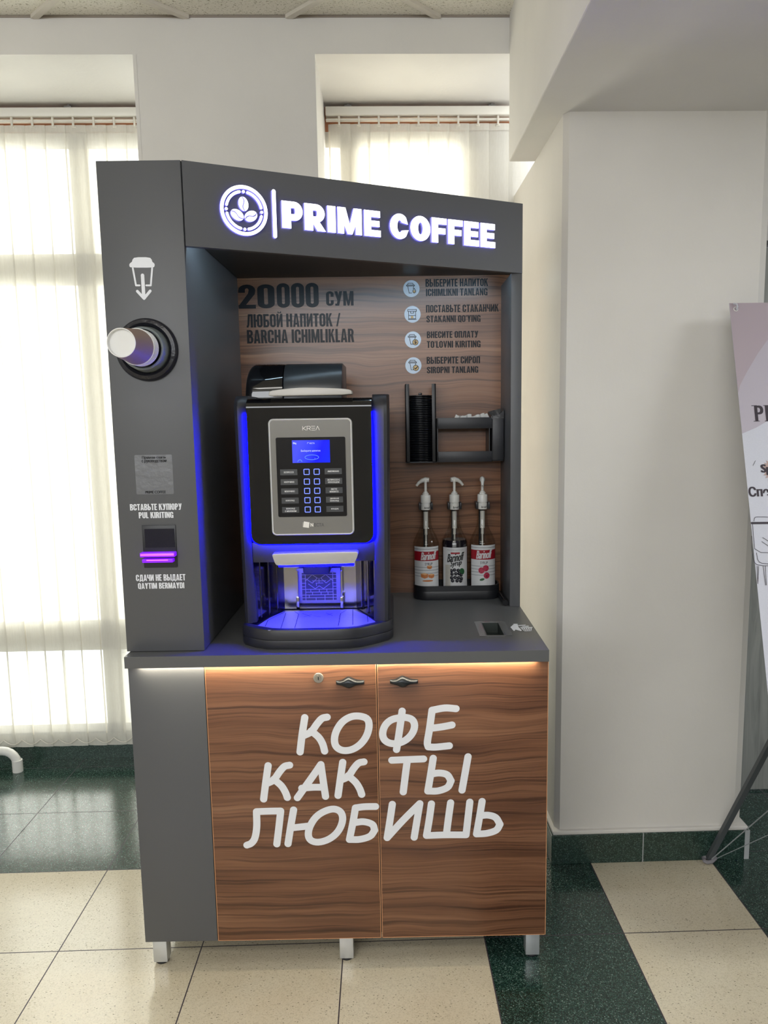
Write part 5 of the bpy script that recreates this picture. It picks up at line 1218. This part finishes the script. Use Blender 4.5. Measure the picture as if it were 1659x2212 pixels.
# crumpled liner at its top
mb = MB(); rs = random.Random(5); P = []
ring = [(ux-0.002, 0.600), ((ux+nx1)/2, 0.598), (nx1-0.002, 0.600), (nx1-0.002, 0.65), (nx1-0.002, 0.69), ((ux+nx1)/2, 0.692), (ux-0.002, 0.69), (ux-0.002, 0.64)]
n = len(ring); zt2 = [0.004, 0.006, 0.022, 0.030, 0.028, 0.024, 0.018, 0.010]
vs = [(x, y, z_top-0.004) for x, y in ring]+[(x+rs.uniform(-.003, .001), y+rs.uniform(-.002, .002), z_top+zt2[k]) for k, (x, y) in enumerate(ring)]+[(ux+(x-ux)*0.8+0.003, 0.645+(y-0.645)*0.8, z_top-0.01) for x, y in ring]
obj('liner', mb.add(vs, [(i*n+k, i*n+(k+1) % n, (i+1)*n+(k+1) % n, (i+1)*n+k) for i in range(2) for k in range(n)]), mat('black_bin_film', (0.015, 0.015, 0.017), 0.3, bump=0.6, bscale=80), nh)
# white sachets peeping over the top bar
for k, (px, rz, tl, lab) in enumerate(((992, 0.5, 0.35, 'leftmost white sachet, its slanting corner rising above the black crossbar'), (1010, 0.2, 0.15, 'white sachet lying beside the slanting one on the holder'), (1030, -0.2, 0.2, 'white sachet lying flat in the middle of the row on the holder'), (1040, 0.15, 0.6, 'upright white sachet corner poking up between its neighbours'), (1049, -0.1, 0.75, 'rightmost small white sachet standing by the crumpled liner'))):
    u, v = F60.px(px, 900); mb = MB(); nn = 5; vs = []; sw_, sh_ = 0.030, 0.022
    for i in range(nn+1):
        for j in range(3): 
            s = i/nn-0.5; tt = j/2-0.5; vs.append((s*sw_, 0.002*math.sin(3*s*PI), tt*sh_+0.002*math.sin(5*s)))
    fs = [(i*3+j, i*3+j+1, (i+1)*3+j+1, (i+1)*3+j) for i in range(nn) for j in range(2)]
    off = len(vs); vs += [(a_, b_-0.0018, c_) for a_, b_, c_ in vs]; fs += [tuple(q+off for q in f)[::-1] for f in fs]
    mb.add(vs, fs); o = obj('sugar_sachet', mb, M_paper, None, origin=None, recalc=False)
    o.location = (u, 0.625+0.006*(k % 3), z_top-0.004+0.002*(k % 2)); o.rotation_euler = (0.25, (tl if k == 0 else -tl*0.6), rz)
    tag(o, lab, 'sachet', 'white sachets on the holder')
# black tube lying by the side panel
a_ = on(2, ZT+0.009, 1084, 1280); b_ = on(2, ZT+0.009, 1096, 1303)
ax_, bx_ = Vector((1.040, a_.y+0.02, ZT+0.0095)), Vector((1.046, b_.y+0.0, ZT+0.0095))
t = thing('black_tube', 'small shiny black tube lying on the worktop against the right side panel', 'tube', (ax_.x, ax_.y, ZT))
obj('barrel', MB().tube([ax_, bx_], 0.0093, 14), mat('shiny_black_tube', (0.01, 0.01, 0.012), 0.15), t)
obj('end_cap', MB().tube([ax_+Vector((0, 0.006, 0)), ax_], 0.0070, 14), M_chrome, t)

# ================================================================ X-BANNER BY THE PILLAR
A = on(1, 0.44, 1575, 655)
lo_y, hi_y = -0.3, 0.44
for _ in range(40):
    mid = (lo_y+hi_y)/2; B = on(1, mid, 1659, 1500)
    if B.x > A.x: hi_y = mid
    else: lo_y = mid
B = on(1, (lo_y+hi_y)/2, 1659, 1500)
FX = Frame(A, (1, 0, 0), (A-B).normalized())       # u to the right, v up, origin at the top left corner
bn = thing('banner_stand', 'lavender and white display banner on a grey folding stand beside the pillar', 'banner', (A.x+0.3, 0.3, 0))
Hh, Wb = 1.58, 0.60
def banner_mat():
    m = bpy.data.materials.new('printed_banner'); m.use_nodes = True; nt = m.node_tree; b = nt.nodes['Principled BSDF']
    n = noise(nt, mapping(nt, (1, 1, 1)), 300, 2)
    L(nt, ramp(nt, n, [(0.3, (0.58, 0.59, 0.66)), (0.7, (0.61, 0.62, 0.69))]), b.inputs['Base Color']); b.inputs['Roughness'].default_value = 0.6; return m
sheet = obj('sheet', MB().prism([(0, -Hh), (Wb, -Hh), (Wb, 0), (0, 0)], -0.0008, 0, FX.P), banner_mat(), bn, smooth=False)
S3b = lambda x, y: FX.px(1500+x/3.5094, 620+y/3.5094)
mauve = mat('mauve_print', (0.42, 0.35, 0.39), 0.6); mauve2 = mat('pale_mauve_print', (0.47, 0.43, 0.49), 0.6)
def clampu(P): return [(max(0.0, u), v) for u, v in P]
e = FX.px(1659, 840)
mb = MB(); mb.poly([FX.P(u, v, 0.0006) for u, v in clampu([(0, 0), (Wb, 0), (Wb, 0.0-0.03), (0.19, -0.09)] + [S3b(*p) for p in [(555, 400), (480, 505), (400, 640), (345, 745), (322, 805)]])]); obj('mauve_shape', mb, mauve, sheet, smooth=False, recalc=False)
mb = MB(); mb.poly([FX.P(u, v, 0.0003) for u, v in clampu([(0, 0), (Wb, 0), (Wb, -0.22)] + [S3b(*p) for p in [(555, 1015), (470, 1065), (352, 1112)]])]); obj('pale_mauve_shape', mb, mauve2, sheet, smooth=False, recalc=False)
# serif P and the start of the next letter, then hand-lettered words
def ink(name, mb): return obj(name, mb, mat('banner_ink', (0.03, 0.02, 0.03), 0.6), sheet, smooth=False, recalc=False)
bP = box5(S3b, 438, 900, 530, 1017); mb = MB(); u0, u1, v0, v1 = bP; w_ = u1-u0; h_ = v1-v0
text_fit(mb, 'P', FX, (u0+w_*0.15, u1, v0, v1), off=0.0, fat=0.04, h=0.001)
stroke(mb, FX, [(u0, v0), (u0+w_*0.55, v0)], 0.0016, 0.001); stroke(mb, FX, [(u0-0.002, v1), (u0+w_*0.4, v1)], 0.0016, 0.001)
text_fit(mb, 'RIME', FX, (u1+w_*0.18, u1+w_*4.6, v0, v1), off=0.0, fat=0.03, h=0.001); stroke(mb, FX, [(u1+w_*0.06, v0), (u1+w_*0.5, v0)], 0.0016, 0.001); stroke(mb, FX, [(u1+w_*0.06, v1), (u1+w_*0.5, v1)], 0.0016, 0.001)
ink('banner_title', mb)
mb = MB(); cst = S3b(610, 1390); pts = []
for k in range(48): r = (0.036 if k % 2 else 0.030)*(1+0.06*math.sin(k*3.1)); pts.append((cst[0]+r*math.cos(2*PI*k/48), cst[1]+r*math.sin(2*PI*k/48)))
mb.poly([FX.P(u, v, 0.0006) for u, v in pts]); obj('starburst', mb, mat('peach_print', (0.46, 0.33, 0.30), 0.6), sheet, smooth=False, recalc=False)
mb = MB(); text_fit(mb, 'Sp', FX, box5(S3b, 498, 1345, 590, 1425), off=0.01, fat=0.05, h=0.001)
text_fit(mb, 'Спе', FX, box5(S3b, 405, 1515, 570, 1588), off=0.01, fat=0.04, h=0.001); stroke(mb, FX, [S3b(443, 1355), S3b(462, 1317)], 0.0010, 0.001); ink('banner_lettering', mb)
mb = MB(); lw_ = 0.0014
for s in ([(450,1775),(455,1748),(475,1742),(640,1746)], [(432,1795),(660,1792)], [(440,1800),(448,1900),(458,2012),(640,2016)], [(432,1888),(430,1960),(445,2080),(480,2112),(640,2116)], [(470,2016),(480,2080),(520,2098),(640,2102)],
          [(474,2116),(480,2250)], [(486,2116),(480,2250)], [(520,2116),(538,2260)], [(536,2116),(545,2260)], [(517,1900),(600,1950)], [(510,1930),(600,1990)]):
    stroke(mb, FX, [S3b(*p) for p in smooth_pts(s, 1)], lw_, 0.001, n=6)
stroke(mb, FX, [S3b(434, 1790), S3b(640, 1788)], 0.006, 0.001, n=6)
ink('banner_drawing', mb)
ge = S3b(313, 168)
mb = MB(); gp = FX.P(ge[0], ge[1], 0.002)
n = 18; mb.add([], []); 
gv = [FX.P(ge[0]+r*math.cos(2*PI*k/n), ge[1]+r*math.sin(2*PI*k/n), h) for r, h in ((0.0075, 0.0012), (0.0062, 0.003), (0.0045, 0.0012)) for k in range(n)]
obj('grommet', mb.add(gv, [(i*n+k, i*n+(k+1) % n, (i+1)*n+(k+1) % n, (i+1)*n+k) for i in range(2) for k in range(n)]), M_chrome, sheet)
hk = [FX.P(ge[0]+0.001, ge[1]-0.002, 0.002), FX.P(ge[0]+0.003, ge[1]+0.004, 0.007), FX.P(ge[0]+0.0, ge[1]+0.011, 0.009), FX.P(ge[0]-0.005, ge[1]+0.015, 0.005), FX.P(ge[0]-0.003, ge[1]+0.0165, -0.004)]
obj('hook', MB().tube(hk, 0.0028, 8), mat('pale_grey_hook', (0.55, 0.56, 0.62), 0.4), bn)
M_pole = mat('grey_fibre_pole', (0.075, 0.085, 0.09), 0.45); M_clip = mat('grey_clip', (0.24, 0.23, 0.25), 0.5)
foot = onr(2, 0, 1528, 1862); foot = Matrix.Rotation(TH, 3, 'Z') @ foot
far = on(1, 0.40, 1659, 1615); d = (far-foot); hub = foot+d*1.75
def bar(a, b, w):
    a, b = Vector(a), Vector(b); t = (b-a).normalized(); s = t.cross(Vector((0, 1, 0))).normalized(); u = s.cross(t); mb = MB(); vs = []
    for p in (a, b):
        for i, j in ((-1, -1), (1, -1), (1, 1), (-1, 1)): vs.append(p+s*w*i/2+u*w*j/2)
    return mb.add(vs, [(0, 1, 2, 3), (4, 5, 6, 7), (0, 1, 5, 4), (1, 2, 6, 5), (2, 3, 7, 6), (3, 0, 4, 7)])
obj('rear_pole', bar(foot+Vector((0.004, 0, 0.012)), hub, 0.0165), M_pole, bn)
obj('pole_clip', MB().tube([foot+Vector((-0.014, -0.008, 0.009)), foot+Vector((-0.006, -0.016, 0.008)), foot+Vector((0.008, -0.014, 0.009)), foot+Vector((0.022, -0.006, 0.014)), foot+Vector((0.028, 0.002, 0.012))], 0.0065, 8).tube([foot+Vector((-0.014, -0.008, 0.009)), foot+Vector((-0.012, 0.008, 0.010)), foot+Vector((0.012, 0.010, 0.014))], 0.006, 8), M_clip, bn)
c1_ = on(1, 0.36, 1690, 1725); c2_ = on(1, 0.36, 1690, 1790)
obj('cord', MB().tube([foot+Vector((0.01, -0.01, 0.016)), c1_], 0.0020, 6).tube([foot+Vector((0.03, -0.005, 0.016)), c2_], 0.0014, 6), mat('grey_cord', (0.30, 0.32, 0.33), 0.5), bn)
tpr = FX.P(0.02, -0.01, -0.006); tpl = FX.P(Wb-0.02, -0.01, -0.006)
bl_ = Vector((A.x+0.03, 0.05, 0.0)); br_ = Vector((A.x+Wb+0.10, 0.05, 0.0))
obj('front_pole', bar(hub, tpr+Vector((0, 0.004, 0)), 0.010), M_pole, bn); obj('front_pole', bar(hub, tpl+Vector((0, 0.004, 0)), 0.010), M_pole, bn)
obj('front_pole', bar(hub, (A.x+Wb+0.05, 0.06, 0.0), 0.012), M_pole, bn)
obj('hub', MB().box(hub.x-0.03, hub.x+0.03, hub.y-0.02, hub.y+0.02, hub.z-0.03, hub.z+0.03, 0.008), M_clip, bn)
